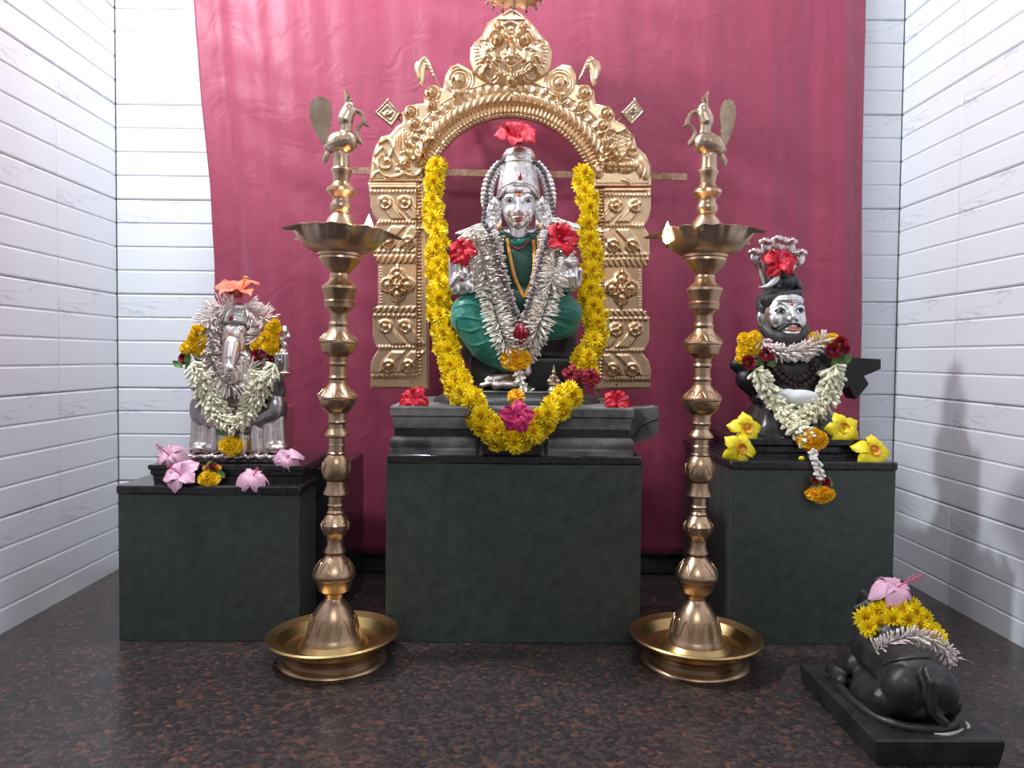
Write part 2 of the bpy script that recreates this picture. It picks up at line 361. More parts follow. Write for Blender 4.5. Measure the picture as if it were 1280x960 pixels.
# curtain
def curtain():
    Yc = 2.425; nx, nz = 300, 150; z0 = at(460, 688, Yc).z; z1 = 2.30
    le = [(241, 0), (250, 120), (262, 230), (267, 330), (267, 460), (268, 700)]
    re = [(1084, 0), (1080, 150), (1077, 400), (1074, 560), (1072, 700)]
    def edge(e, z):
        zs = [at(x, y, Yc).z for x, y in e]; xs = [at(x, y, Yc).x for x, y in e]
        if z > zs[0]: return xs[0] + (z-zs[0])*(xs[0]-xs[1])/(zs[0]-zs[1])
        return float(np.interp(z, zs[::-1], xs[::-1]))
    P = []
    for j in range(nz):
        z = z0+(z1-z0)*j/(nz-1); a, b = edge(le, z), edge(re, z); t = 1-(z-z0)/(z1-z0)
        for i in range(nx):
            u = i/(nx-1); x = a+(b-a)*u
            y = .0035*math.sin(u*70+1.5*math.sin(u*9)+.4*math.sin(z*3)) * (.35+.65*t) + .005*math.sin(u*31+2*math.sin(z*1.3+u*5)) + .0012*math.sin(u*150+z*2.)*(.4+.6*math.sin(u*12)**2)
            y += .004*math.sin(z*9+u*22)*t + .0015*math.sin(z*40+u*30)*max(0, math.sin(u*19+z*4))
            for uc, wd, am in ((.045, .012, .016), (.10, .02, -.014), (.93, .018, .018), (.975, .012, -.014), (.80, .02, .010), (.87, .012, -.008)):
                y += am*math.exp(-((u-uc+.012*(1-t))/wd)**2)*(.35+.65*t)
            zz = z + (.006*math.sin(u*17)+.004*math.sin(u*43))*(1 if j == 0 else 0)
            P.append((x, Yc+y, zz))
    mb = MB().grid(P, nx, nz)
    cu = thing('curtain', 'magenta satin curtain hanging over the tiled back wall behind the idols', 'curtain', (0, Yc, z0))
    me = mb.mesh('fabric', M['cloth'], (0, Yc, z0)); o = obj('fabric', me, None, cu)
    sm = o.modifiers.new('t', 'SOLIDIFY'); sm.thickness = .0012
    obj('curtain_rod', MB().tube([(XL, Yc+.005, z1), (XR, Yc+.005, z1)], .009, 12), M['brass_dull'], cu)
curtain()

# ------------------------------------------------------------------ pedestals
YF = 1.85
def X(px, Y, py=600): return at(px, py, Y).x
def Z(py, Y, px=640): return at(px, py, Y).z
# centre pedestal
xl, xr = X(482, YF, 700), X(801, YF, 700)
zc = Z(580, YF); zc2 = Z(569.5, YF)
cp = thing('pedestal', 'tall dark green granite pedestal in the centre under the carved seat', 'pedestal', ((xl+xr)/2, 2.08, 0), 'granite pedestals')
obj('block', MB().box(xl, xr, YF, 2.33, 0, zc, .0015), M['green'], cp, smooth=False)
obj('top_slab', MB().box(xl+.002, xr-.001, YF-.004, 2.332, zc, zc2, .003), M['black_gran'], cp)['label'] = 'polished black top slab'
# left pedestal
lx0, lx1 = X(148, YF, 700), X(374, YF, 700)
zl = Z(618, YF, 260); zl2 = Z(607.5, YF, 260)
lp = thing('pedestal', 'low dark green granite pedestal on the left under the elephant headed idol', 'pedestal', ((lx0+lx1)/2, 1.93, 0), 'granite pedestals')
obj('block', MB().box(lx0, lx1, YF, 2.02, 0, zl, .0015), M['green'], lp, smooth=False)
obj('top_slab', MB().box(lx0-.002, lx1+.004, YF-.006, 2.03, zl, zl2, .003), M['black_gran'], lp)['label'] = 'polished black top slab'
obj('rear_block', MB().box(lx0, X(434, 2.1), 2.031, 2.35, 0, Z(580, 2.1, 400), .004), M['black_gran'], lp)['label'] = 'plain black block behind the front slab'
# right pedestal
rx0, rx1 = X(912, YF, 700), X(1117, YF, 700)
zr = Z(587, YF, 1010); zr2 = Z(577, YF, 1010)
rp = thing('pedestal', 'dark green granite pedestal on the right under the moustached bust', 'pedestal', ((rx0+rx1)/2, 1.93, 0), 'granite pedestals')
obj('block', MB().box(rx0, rx1, YF, 1.955, 0, zr, .0015), M['green'], rp, smooth=False)
obj('block', MB().box(rx0+.001, rx1, 1.957, 2.33, 0, zr, .0015), M['green'], rp, smooth=False)
obj('top_slab', MB().box(rx0-.004, rx1+.002, YF-.006, 2.335, zr, zr2, .003), M['black_gran'], rp)['label'] = 'polished black top slab'

def moulded(mb, x0, x1, y0, y1, prof):   # prof: (inset, z)
    v = []; f = []
    for i, z in prof: v += [(x0+i, y0+i, z), (x1-i, y0+i, z), (x1-i, y1-i, z), (x0+i, y1-i, z)]
    for k in range(len(prof)-1):
        for i in range(4): f.append((k*4+i, k*4+(i+1) % 4, k*4+4+(i+1) % 4, k*4+4+i))
    f.append((3, 2, 1, 0)); n = len(prof)*4; f.append((n-4, n-3, n-2, n-1)); return mb.add(v, f)
# base slab under the elephant headed idol
bx0, bx1, bz = X(185, 1.88, 590), X(380, 1.88, 590), Z(582, 1.88, 280)
o = obj('idol_base_slab', moulded(MB(), bx0, bx1, 1.88, 2.18, [(.010, zl2), (.010, zl2+.018), (.004, zl2+.022), (.004, bz-.013), (0, bz-.010), (0, bz)]), M['black_gran'], org=((bx0+bx1)/2, 2.0, zl2), smooth=False)
tag(o, 'stepped black stone slab under the silver elephant headed idol', 'slab', 'stepped slabs under the side idols')
# base slab under the bust
sx0, sx1, sz = X(925, 1.90, 550), X(1086, 1.90, 550), Z(549.5, 1.90, 1000)
o = obj('idol_base_slab', moulded(MB(), sx0, sx1, 1.90, 2.23, [(0, zr2), (0, zr2+.010), (.014, zr2+.016), (.014, sz-.020), (0, sz-.013), (0, sz)]), M['black_gran'], org=((sx0+sx1)/2, 2.05, zr2), smooth=False)
tag(o, 'stepped black stone slab under the moustached bust', 'slab', 'stepped slabs under the side idols')

# carved seat in the centre
def carved_seat():
    x0, x1 = X(487.5, YF, 520), X(792.5, YF, 520); z = lambda py: Z(py, YF)
    t = thing('carved_seat', 'carved weathered grey stone seat with mouldings on the centre pedestal', 'stone seat', ((x0+x1)/2, 2.05, z(569.5)))
    def P(py, i): return (i*YF/FPX, z(py))
    obj('lower_moulding', moulded(MB(), x0, x1, YF, 2.32, [P(569.5, 0), P(563.5, 0), P(563, 1), P(560, 1.2), P(559, 0.5), P(556, -.5), P(552, -.3), P(549, 1.2), P(547, 4)]), M['greystone'], t, ang=60)
    obj('recessed_neck', moulded(MB(), x0, x1, YF, 2.32, [P(547, 5), P(536.5, 5)]), M['stone'], t, smooth=False)
    obj('upper_moulding', moulded(MB(), x0, x1, YF, 2.32, [P(536.5, 4.5), P(533, 3.5), P(526, 2.5), P(522.5, 2.5), P(522, 4), P(521, 4), P(520.5, 0), P(511, 0), P(509, 1.2)]), M['greystone'], t, ang=25)
    cb = MB()
    cx0, cx1 = X(603, YF, 540), X(677, YF, 540)
    cb.box(cx0, cx1, YF-.010, YF+.05, z(569), z(522.5), .003)
    obj('centre_panel', cb, M['stone'], t, smooth=False)
    for a, b in ((595, 599), (681, 685)):
        obj('pilaster', MB().box(X(a, YF, 540), X(b, YF, 540), YF-.006, YF+.05, z(568), z(523), .001), M['stone'], t, smooth=False)
    # water spout on the right
    sp = MB(); Ys = 2.02
    a = X(786, Ys, 530); pts = [(786, 512), (823, 508.5), (824, 540), (812, 549), (800, 553), (786, 553)]
    sp.slab([(px, py) for px, py in pts], lambda x, y, d: at(x, y, Ys) + Vector((0, d*.09, 0)), 1.0)
    so = obj('water_spout', sp, M['greystone'], t, smooth=False)
    obj('carved_groove', MB().tube([at(793, 546, Ys)+Vector((0, -.002, 0)), at(800, 532, Ys)+Vector((0, -.003, 0)), at(812, 526, Ys)+Vector((0, -.003, 0)), at(823, 523, Ys)+Vector((0, -.002, 0))], .0030, 6), M['stone'], so)
    return t, z(509)
seat, ZS = carved_seat()

# ------------------------------------------------------------------ flowers (unit meshes facing +Z)
def ribbon(mb, base, d, n, L, wd, curl, cup=0.0, seg=3, tip=.35):   # a petal strip from base along d, bending towards n
    base = Vector(base); d = Vector(d).normalized(); n = Vector(n).normalized(); s = d.cross(n); v = []
    for k in range(seg+1):
        t = k/seg; ang = curl*t; w_ = wd*(math.sin(PI*(.18+.62*t)) if k < seg else tip)
        c = base + d*(L*t*math.cos(ang*.5)) + n*(L*t*math.sin(ang*.5))
        v += [c - s*w_*.5 + n*cup*w_, c + s*w_*.5 + n*cup*w_]
    return mb.add(v, [(2*k, 2*k+1, 2*k+3, 2*k+2) for k in range(seg)])
def mum_mesh(name, seed, dense=5, np_=13):
    r = random.Random(seed); mb = MB()
    for k in range(dense):
        el = math.radians(-22 + 88*k/(dense-1)*.93); n = max(6, int(np_*math.cos(max(el, 0))**.6))
        for i in range(n):
            a = 2*PI*(i+.5*(k % 2)+r.uniform(-.25, .25))/n; e = el+r.uniform(-.15, .15)
            d = Vector((math.cos(a)*math.cos(e), math.sin(a)*math.cos(e), math.sin(e)))
            ribbon(mb, d*.12, d, Vector((0, 0, 1)) - d*d.z, r.uniform(.80, 1.0)-.10*k*.6, .27, r.uniform(.1, .5), .12, 3, .16)
    mb.m = 1; mb.ell((0, 0, .42), (.22, .22, .16), nu=8, nv=5)
    return mb.mesh(name, [M['petal_y'], M['eye_o']], smooth=False)
MUM = [mum_mesh('chrysanthemum', s) for s in (1, 2, 3)]
def marigold_mesh(name, seed, m1='petal_o'):
    r = random.Random(seed); mb = MB()
    mb.ell((0, 0, 0), (.72, .72, .55), nu=10, nv=6)
    for k in range(7):
        el = math.radians(-50+135*k/6); n = max(4, int(15*math.cos(max(el, -.3))+.5))
        for i in range(n):
            a = 2*PI*(i+r.random()*.6)/n; e = el+r.uniform(-.12, .12)
            d = Vector((math.cos(a)*math.cos(e), math.sin(a)*math.cos(e), math.sin(e)*.85))
            q = Vector((-math.sin(a), math.cos(a), 0)); nn = d.cross(q)
            b = d*.62; wv = .20+r.random()*.10
            tw = r.uniform(-.6, .6); q2 = (q*math.cos(tw)+nn*math.sin(tw)); L = r.uniform(.28, .38)
            v = [b-q2*wv*.5, b+q2*wv*.5, b+d*L-q2*wv+nn*.05, b+d*(L+.05)-nn*.06, b+d*L+q2*wv+nn*.05]
            mb.add(v, [(0, 1, 4, 3), (0, 3, 2)])
    return mb.mesh(name, [M[m1]], smooth=False)
MARI = [marigold_mesh('marigold', s) for s in (1, 2)]; MARY = [marigold_mesh('marigold', s, 'petal_m') for s in (3, 4)]
def petal_mesh(name, m, wd=.75, rise=.25, ruf=.06, back=.35, nu=9, nv=8, tip=.0, fold=.10):   # along +x from the origin, length 1
    P = []
    for j in range(nv):
        t = j/(nv-1); hw = wd*.5*(math.sin(PI*min(1, (.07+.74*t)))**.75)*(1 if t < .86 else math.sqrt(max(.02, 1-((t-.86)/.155)**2)))
        for i in range(nu):
            q = 2*i/(nu-1)-1
            x = t - .10*q*q*t + tip*(1-abs(q))*(t**4); y = q*hw
            z = rise*math.sin(PI*t*.75) - back*t*t + fold*q*q*t + ruf*math.sin(q*7+t*5)*t*(.3+.7*abs(q)) + ruf*.6*math.sin(t*13+q*2)*abs(q)
            P.append((x, y, z))
    return MB().grid(P, nu, nv).mesh(name, M[m])
PET = {}
def petal(kind, m, **k):
    key = (kind, m)
    if key not in PET: PET[key] = petal_mesh('petal', m, **k)
    return PET[key]
def pistil_mesh(m, mt, L=1.0, seed=0):
    r = random.Random(seed); mb = MB()
    pts = [(0, 0, 0), (.03, .0, L*.3), (.08, 0, L*.6), (.16, 0, L*.95)]
    mb.tube([tuple(p) for p in spline(pts, 9)], [.045, .04, .035, .035, .03, .03, .03, .03, .028], 6)
    mb.m = 1
    for k in range(22):
        p = spline(pts, 20)[8+k % 12]; a = r.random()*6.28; d = Vector((math.cos(a), math.sin(a), .3))*.10
        mb.ell(Vector(p)+d, (.03, .03, .03), nu=5, nv=4)
    for k in range(5):
        a = k*1.256; mb.ell((.16+.05*math.cos(a), .05*math.sin(a), L*1.0), (.028, .028, .028), nu=5, nv=4)
    return mb.mesh('pistil', [M[m], M[mt]])
PIS = {}
def hibiscus(name, label, c, nrm, R, m, spin=0., kind='flat', group=None, npet=5, scl=1.0, pist=True, pm='pinkdeep', squash=1.0, cat='flower', parent=None, seed=0):
    if parent is None:
        if group is None: group = {'red': 'red hibiscus flowers offered to the idols', 'pink': 'pale pink hibiscus flowers'}.get(m)
        t = thing(name, label, cat, c, group)
    else:
        t = bpy.data.objects.new(name, None); C.objects.link(t); t.parent = parent; t.location = Vector(c)-ORG[parent.name]
        t.empty_display_size = .01
    t.rotation_mode = 'QUATERNION'; t.rotation_quaternion = facing(nrm, spin); t.scale = (R, R, R*squash)
    r = random.Random(seed or hash(label or name) % 1000 if False else len(label or name)+int(c[0]*1e4) % 97)
    kw = dict(flat=dict(wd=.86, rise=.30, ruf=.06, back=.28), droop=dict(wd=.90, rise=.35, ruf=.05, back=.95, fold=.04), cup=dict(wd=.85, rise=.55, ruf=.07, back=.05),
              trumpet=dict(wd=.80, rise=.32, ruf=.04, back=.40, tip=.06, fold=-.06), crumple=dict(wd=.85, rise=.5, ruf=.16, back=.35), rose=dict(wd=.9, rise=.9, ruf=.04, back=.05, fold=.35))[kind]
    pme = petal(kind, m, **kw)
    for i in range(npet):
        o = bpy.data.objects.new('petal', pme); C.objects.link(o); o.parent = t
        a = 2*PI*i/5 + r.uniform(-.12, .12) + (i//5)*.6; k = 1.0 if i < 5 else (.72 if i < 10 else .48)
        o.rotation_euler = (r.uniform(-.22, .22), r.uniform(-.22, .12)-(i//5)*.38, a); o.scale = (k*r.uniform(.92, 1.06),)*3; o.location = (0, 0, .012*i)
    if pist:
        if (m, pm) not in PIS: PIS[(m, pm)] = pistil_mesh(pm, 'yellow' if m in ('coral',) else pm)
        o = bpy.data.objects.new('pistil', PIS[(m, pm)]); C.objects.link(o); o.parent = t; o.scale = (scl,)*3; o.rotation_euler = (r.uniform(-.3, .3), r.uniform(-.2, .5), r.uniform(0, 6))
    return t
THROAT = None
def allamanda(label, c, nrm, R, spin):
    global THROAT
    t = hibiscus('allamanda_flower', label, c, nrm, R, 'yellow', spin, 'trumpet', 'yellow trumpet flowers on the right pedestal', pist=False)
    if THROAT is None:
        mb = MB().lathe((0, 0), [(.04, .02), (.12, .08), (.22, .17), (.31, .27), (.29, .27), (.19, .14), (.03, .06)], 14, cap=False)
        THROAT = mb.mesh('throat', M['throat'])
    o = bpy.data.objects.new('throat', THROAT); C.objects.link(o); o.parent = t
    return t
LEAFM = None
def leaf_mesh():
    P = []
    for j in range(6):
        t = j/5; hw = .30*math.sin(PI*(.05+.9*t))
        for i in range(3): P.append((t, (i-1)*hw, .10*abs(i-1)-.2*t*t+.05*math.sin(t*9)))
    return MB().grid(P, 3, 6).mesh('leaf', M['leaf'])
LEAFM = leaf_mesh()
def rose_mesh():
    r = random.Random(4); mb = MB()
    for k in range(4):
        for i in range(4+k):
            a = 2*PI*i/(4+k)+k; rr = .18+.22*k; P = []
            for j in range(5):
                t = j/4
                for q in range(5):
                    s_ = (q-2)/2; b = a+s_*(1.0-.12*k); rad = rr*(.5+.5*t)+.12*t*t*k*.5+.03*r.random()
                    P.append((rad*math.cos(b), rad*math.sin(b), (t*.9-.15*k*t)*(1-.12*s_*s_)-.1*k))
            mb.grid(P, 5, 5)
    return mb.mesh('rose', M['crimson'])
ROSE = rose_mesh()
def strand_of_buds(mb, pts, per, L, r, seed=0, spread=1.0, face=(0, -1, 0), lean=0.35, full=True, n=None, depthk=.7):
    """buds tied side by side across a thread: pts world points of the thread"""
    R_ = random.Random(seed); m = len(pts)
    for k in range(m):
        p = Vector(pts[k]); t = (Vector(pts[min(k+1, m-1)])-Vector(pts[max(k-1, 0)])).normalized()
        a = Vector(face) - t*Vector(face).dot(t); a.normalize(); b = t.cross(a)
        for i in range(per):
            q = 2*PI*(i+R_.random()*.7)/per if full else R_.uniform(-2.2, 2.2)
            d = (b*math.sin(q)*spread + a*math.cos(q)*depthk + t*R_.uniform(lean*.2, lean*1.4)*(1)).normalized()
            s = d.cross(t).normalized(); u = d.cross(s); l = L*R_.uniform(.75, 1.12); o = p + d*L*.08 + t*R_.uniform(-.5, .5)*r
            v = []
            for tt, w_ in ((0, .35), (.45, .55), (.75, 1.0), (.93, .65)):
                c = o + d*l*tt
                v += [c+s*r*w_, c+u*r*w_, c-s*r*w_, c-u*r*w_]
            v.append(o+d*l)
            f = []
            for j in range(3):
                for x in range(4): f.append((j*4+x, j*4+(x+1) % 4, j*4+4+(x+1) % 4, j*4+4+x))
            for x in range(4): f.append((12+x, 12+(x+1) % 4, 16))
            mb.add(v, f)
    return mb

# ------------------------------------------------------------------ standing brass oil lamps
def standing_lamp(label, cx0, cx1, dy, Yl, flip, flame_px, lean_):
    """cx0 = px of the axis at y 300, cx1 = at y 800 ; dy = pixel offset of the whole profile"""
    F = Frame(Yl); s = F.s
    zf = lambda py: at(cx1, py+dy, Yl).z
    zs0 = zf(845)                                      # foot reaches the floor
    ax = at(cx1, 840, Yl).x; base = Vector((ax, Yl, 0))
    t = thing('standing_oil_lamp', label, 'lamp', base, 'tall brass oil lamps')
    c = (ax, Yl)
    def prof(L): return [(hw*s, max(zf(py), 0.0)) for py, hw in L]
    # foot drum and dish
    zr = zf(791)
    foot = [(67*s, 0), (68*s, .006), (66*s, .011), (61*s, .015), (60*s, .030), (60*s, zr-.045), (63*s, zr-.030)]
    obj('foot', MB().lathe(c, foot, 56), M['brass_dull'] if False else M['brass'], t)
    tilt = .035 if flip > 0 else -.005
    def wob(r, z, a): return r, z + (r*math.cos(a)*tilt if z > zr-.03 else 0)
    dish = [(20*s, zr-.034), (60*s, zr-.034), (66*s, zr-.018), (82*s, zr-.004), (83*s, zr), (81*s, zr+.003), (69*s, zr-.004), (67*s, zr-.009), (60*s, zr-.024), (44*s, zr-.026), (38*s, zr-.014), (30*s, zr-.012)]
    obj('dish', MB().lathe(c, dish, 72, wob=wob), M['brass_dish'], t, ang=20)['label'] = 'wide shallow oily dish with a flat rim'
    # stem
    low = [(800, 38), (797, 37.5), (793, 35), (789, 33), (775, 29.5), (765, 25), (756, 19), (752, 15.5), (750, 13), (747, 11), (741, 12), (737, 19), (730, 21.5), (723, 23), (721, 26), (718, 27), (715, 26.5), (706, 22), (698, 15.5), (693, 11), (689, 13.5), (686, 12.5), (680, 10), (673, 10.5), (668, 14), (663, 17), (655, 18), (646, 13.5), (642, 10), (640, 11), (637, 9.2), (633, 9.2), (631, 10.4), (629, 9.2), (620, 9.2)]
    mid = [(620, 9.2), (617, 15.5), (615, 15), (607, 12), (601, 11.5), (598, 15.5), (591, 17.8), (580, 17.4), (571, 13.3), (568, 11), (566, 12), (564, 10), (557, 9.6), (556, 11), (554, 9.6), (547, 9.6), (544.5, 15.2), (542, 15), (535, 10), (530, 10), (527, 12.2), (524, 11), (516, 12), (510, 19), (502, 22.5), (499, 23), (497.5, 24.6), (495, 24.6), (490, 20), (484, 14.5), (479, 10.8), (475, 10.5), (472, 12), (469, 10), (458, 9.8), (455, 11.8), (452, 10.2), (446, 11), (440, 19), (431, 22.2), (429, 22.4), (427.5, 24), (425, 23.6), (420, 18.5), (413, 13), (409, 11.5), (405, 12.6), (402, 11)]
    top = [(402, 11), (393, 10.8), (390, 12), (384, 18), (379, 18.6), (377, 19.2), (375, 17.5), (364, 20.5), (361, 22), (358, 21.6), (352, 14), (348, 12), (345, 12.4), (342, 11.4), (339, 14), (335, 17.5), (330, 22), (324, 25.5), (321, 25), (320, 27.4), (317, 27.6), (315, 27)]
    def ribs(L): return prof(L)
    obj('stem', MB().lathe(c, ribs(low), 40), M['brass'], t, ang=30)
    obj('stem', MB().lathe(c, ribs(mid), 40), M['brass'], t, ang=30)
    obj('stem', MB().lathe(c, ribs(top), 40), M['brass'], t, ang=30)
    # embossed petals round the bells
    LM = sorted(low+mid[1:]+top[1:])
    for py0, hw0, py1, hw1, n in ((786, 33.6, 768, 27.5, 14), (712, 25.6, 700, 18, 10), (494, 24.3, 486, 17, 10), (424, 23.4, 416, 16, 10), (590, 18.2, 578, 17, 9), (660, 18.0, 650, 16.5, 9)):
        mb = MB()
        for i in range(n):
            a0 = 2*PI*i/n; P = []
            for q in range(9):
                w_ = q/8; da = (w_-.5)*2*PI/n*.86; hh = math.sin(PI*w_)**.7; py = py0+(py1-py0)*hh; hw = float(np.interp(py, [a_[0] for a_ in LM], [a_[1] for a_ in LM]))
                P.append((ax+math.cos(a0+da)*(hw+.3)*s, Yl+math.sin(a0+da)*(hw+.3)*s, zf(py)))
            mb.tube(P, .0011, 5)
        obj('embossed_border', mb, M['brass'], t)
    # beaked bowl
    zb = zf(287); th0 = 0.1 if flip > 0 else PI-.1
    def bw(r, z, a):
        k = 5; ph = (a-th0)*k; b = max(0, math.cos(ph))**24 * (1 if r > 45*s else 0); sc_ = .010*math.cos(ph*2)*(1 if r > 50*s else 0)
        rr = r*(1+.36*b*(min(1.3, (r-52*s)/(6*s)) if r > 52*s else 0)) + (.0012*math.cos(a*24) if r > 50*s else 0)
        zz = z - .012*b*(1 if r > 54*s else 0) + .0012*math.cos(a*17+1)*(1 if r > 55*s else 0)
        return rr, zz
    bowl = [(26*s, zf(317)), (32*s, zf(316)), (43*s, zf(310)), (50*s, zf(303)), (54*s, zf(295)), (57*s, zf(290)), (58*s, zf(288)), (56*s, zf(287)), (51*s, zf(296)), (44*s, zf(303)), (18*s, zf(306)), (10*s, zf(306))]
    obj('beaked_bowl', MB().lathe(c, bowl, 120, wob=bw), M['brass_dull'], t)['label'] = 'dull brass oil bowl with five beaks'
    up_ = [(305, 20), (290, 20), (283, 19), (281.5, 19.4), (280, 18.6), (274, 16), (269, 12), (266.5, 10), (265, 11.5), (262, 12.5), (259, 13.2), (256, 13), (252, 11), (250, 10.4), (247, 11), (243.5, 15), (240, 18), (236, 17.5), (232, 12.5), (228, 10), (223, 10), (218, 11), (215, 12.6), (212.5, 13), (210.5, 12), (209, 9.6), (200, 8.8), (194, 8.8)]
    obj('upper_stem', MB().lathe(c, prof(up_), 36), M['brass'], t, ang=30)
    # peacock, side-on
    Fx = Frame(Yl); g = flip
    def q(dx, py, d=0): return Vector((ax+g*dx*s, Yl+d*s, at(cx1, py+dy, Yl).z))
    b = MB()
    b.ell(q(0, 178), (19*s, 13*s, 14*s)); b.cap(q(-7, 181), q(6, 177), 12.5*s, 13.5*s); b.cap(q(-17, 184), q(-4, 182), 5*s, 10*s); b.cap(q(3, 176), q(6, 165), 12*s, 7*s)
    b.cap(q(5, 168), q(5, 152), 7*s, 8*s); b.cap(q(4, 149), q(7, 141), 10*s, 8.5*s); b.cap(q(2, 145), q(8, 134), 7*s, 7*s)
    b.cap(q(12, 138), q(17, 139), 4.5*s, 3*s); b.cap(q(-2, 190), q(-2, 212), 9*s, 9*s); b.cap(q(4, 188), q(4, 200), 6*s, 4*s)
    blob('peacock', b, M['brass_dull'], t, .0016, 3)
    bk = MB(); P = spline([q(15, 138), q(22, 140), q(26, 146), q(28, 154), q(33, 157)], 14)
    bk.tube([tuple(p) for p in P], [3.2*s, 3.2*s, 3*s, 2.8*s, 2.6*s, 2.4*s, 2.3*s, 2.4*s, 2.8*s, 3*s, 2.8*s, 2.2*s, 1.6*s, .6*s], 8)
    P = spline([q(26, 152), q(21, 158), q(17, 165), q(20, 172), q(25, 180)], 12)
    bk.tube([tuple(p) for p in P], [1.8*s, 2*s, 2.2*s, 2.4*s, 2.4*s, 2.6*s, 3*s, 2.8*s, 2.8*s, 3.2*s, 3*s, 1.5*s], 8)
    obj('beak', bk, M['brass_dull'], t)
    cr = MB().tube([q(5, 134), q(4, 126), q(5, 119), q(2, 112)], [2.4*s, 2.2*s, 3.0*s, 1.0*s], 8).tube([q(6, 130), q(9, 124), q(8, 118)], [1.8*s, 2.2*s, .8*s], 8)
    obj('crest', cr, M['brass_dull'], t)
    tl = MB(); wsc = 1.0 if flip > 0 else .72; x0 = 0 if flip > 0 else 3
    out = [(-12, 190), (-18, 182), (-25, 172), (-31, 158), (-36, 146), (-38, 136)]
    pts = []
    left = spline([(-16, 190), (-27, 176), (-35, 160), (-39, 146), (-39, 134), (-35, 126), (-28, 123)], 22); right = spline([(-28, 123), (-20, 125), (-15, 132), (-14, 145), (-16, 160), (-17, 172), (-10, 182)], 22)
    for k, (x, y) in enumerate(list(left)+list(right)[1:]):
        sg = 1.6 if k % 2 else 0; dxn, dyn = x+25, y-150; ln = math.hypot(dxn, dyn) or 1
        if y < 172: x += dxn/ln*sg; y += dyn/ln*sg
        pts.append((-12+(x+12)*wsc, y))
    tl.slab(pts, lambda x, y, d: q(x, y, -2+d*4 + (y-150)*.04), 1)
    obj('tail', tl, M['brass_dull'], t, smooth=False)
    obj('tail_tip', MB().tube([q(-14, 184), q(-18, 193), q(-20, 199), q(-21, 205)], [2.4*s, 3*s, 4.2*s, 1.6*s], 10, flat=.5), M['brass_dull'], t)
    # flame
    fx, fy = flame_px
    r_ = 46*s; a = math.acos(max(-1, min(1, (fx-cx0)/46.0))); py_ = Yl - math.sin(a)*r_*.6
    bp = at(fx - (cx0-cx1), fy+13, py_)
    wk = obj('wick', MB().tube([bp+Vector((0, 0, -.012)), bp+Vector((0, 0, .003))], .0025, 6), M['wick'], t)
    fl = MB().lathe((bp.x, bp.y), [(.0025, bp.z-.002), (.0085, bp.z+.004), (.0105, bp.z+.014), (.0085, bp.z+.026), (.004, bp.z+.038), (.0006, bp.z+.047)], 14)
    obj('flame', fl, M['flame'], wk)
    l = bpy.data.lights.new('flame_light', 'POINT'); l.energy = .55; l.color = (1, .5, .2); l.shadow_soft_size = .012
    lo = bpy.data.objects.new('flame_light', l); C.objects.link(lo); lo.location = (bp.x, bp.y-.012, bp.z+.03); lo.parent = t; lo.location = lo.location-base
    t.rotation_euler = (0, lean_, 0)
    return t
standing_lamp('tall brass oil lamp between the left and centre pedestals, topped by a peacock facing right', 424, 416, 0, 1.735, 1, (460, 281), .016)
standing_lamp('tall brass oil lamp between the centre and right pedestals, topped by a peacock facing left', 876, 868, 2, 1.735, -1, (837, 291), .009)

# ------------------------------------------------------------------ repousse arch
def seg_dist(px, py, poly, closed=False):
    P = np.array(poly, float); A = P if closed else P[:-1]; B = np.roll(P, -1, 0) if closed else P[1:]
    best = np.full(px.shape, 1e9); bx = np.zeros(px.shape); by = np.zeros(px.shape)
    for (ax, ay), (bx_, by_) in zip(A, B):
        dx, dy = bx_-ax, by_-ay; L = dx*dx+dy*dy+1e-9
        t = np.clip(((px-ax)*dx+(py-ay)*dy)/L, 0, 1); cx, cy = ax+t*dx, ay+t*dy
        d = np.hypot(px-cx, py-cy); m = d < best
        best[m] = d[m]; bx[m] = cx[m]; by[m] = cy[m]
    return best, bx, by
def inside(px, py, poly):
    P = np.array(poly, float); c = np.zeros(px.shape, bool); j = len(P)-1
    for i in range(len(P)):
        xi, yi = P[i]; xj, yj = P[j]
        m = ((yi > py) != (yj > py)) & (px < (xj-xi)*(py-yi)/(yj-yi+1e-12)+xi); c ^= m; j = i
    return c
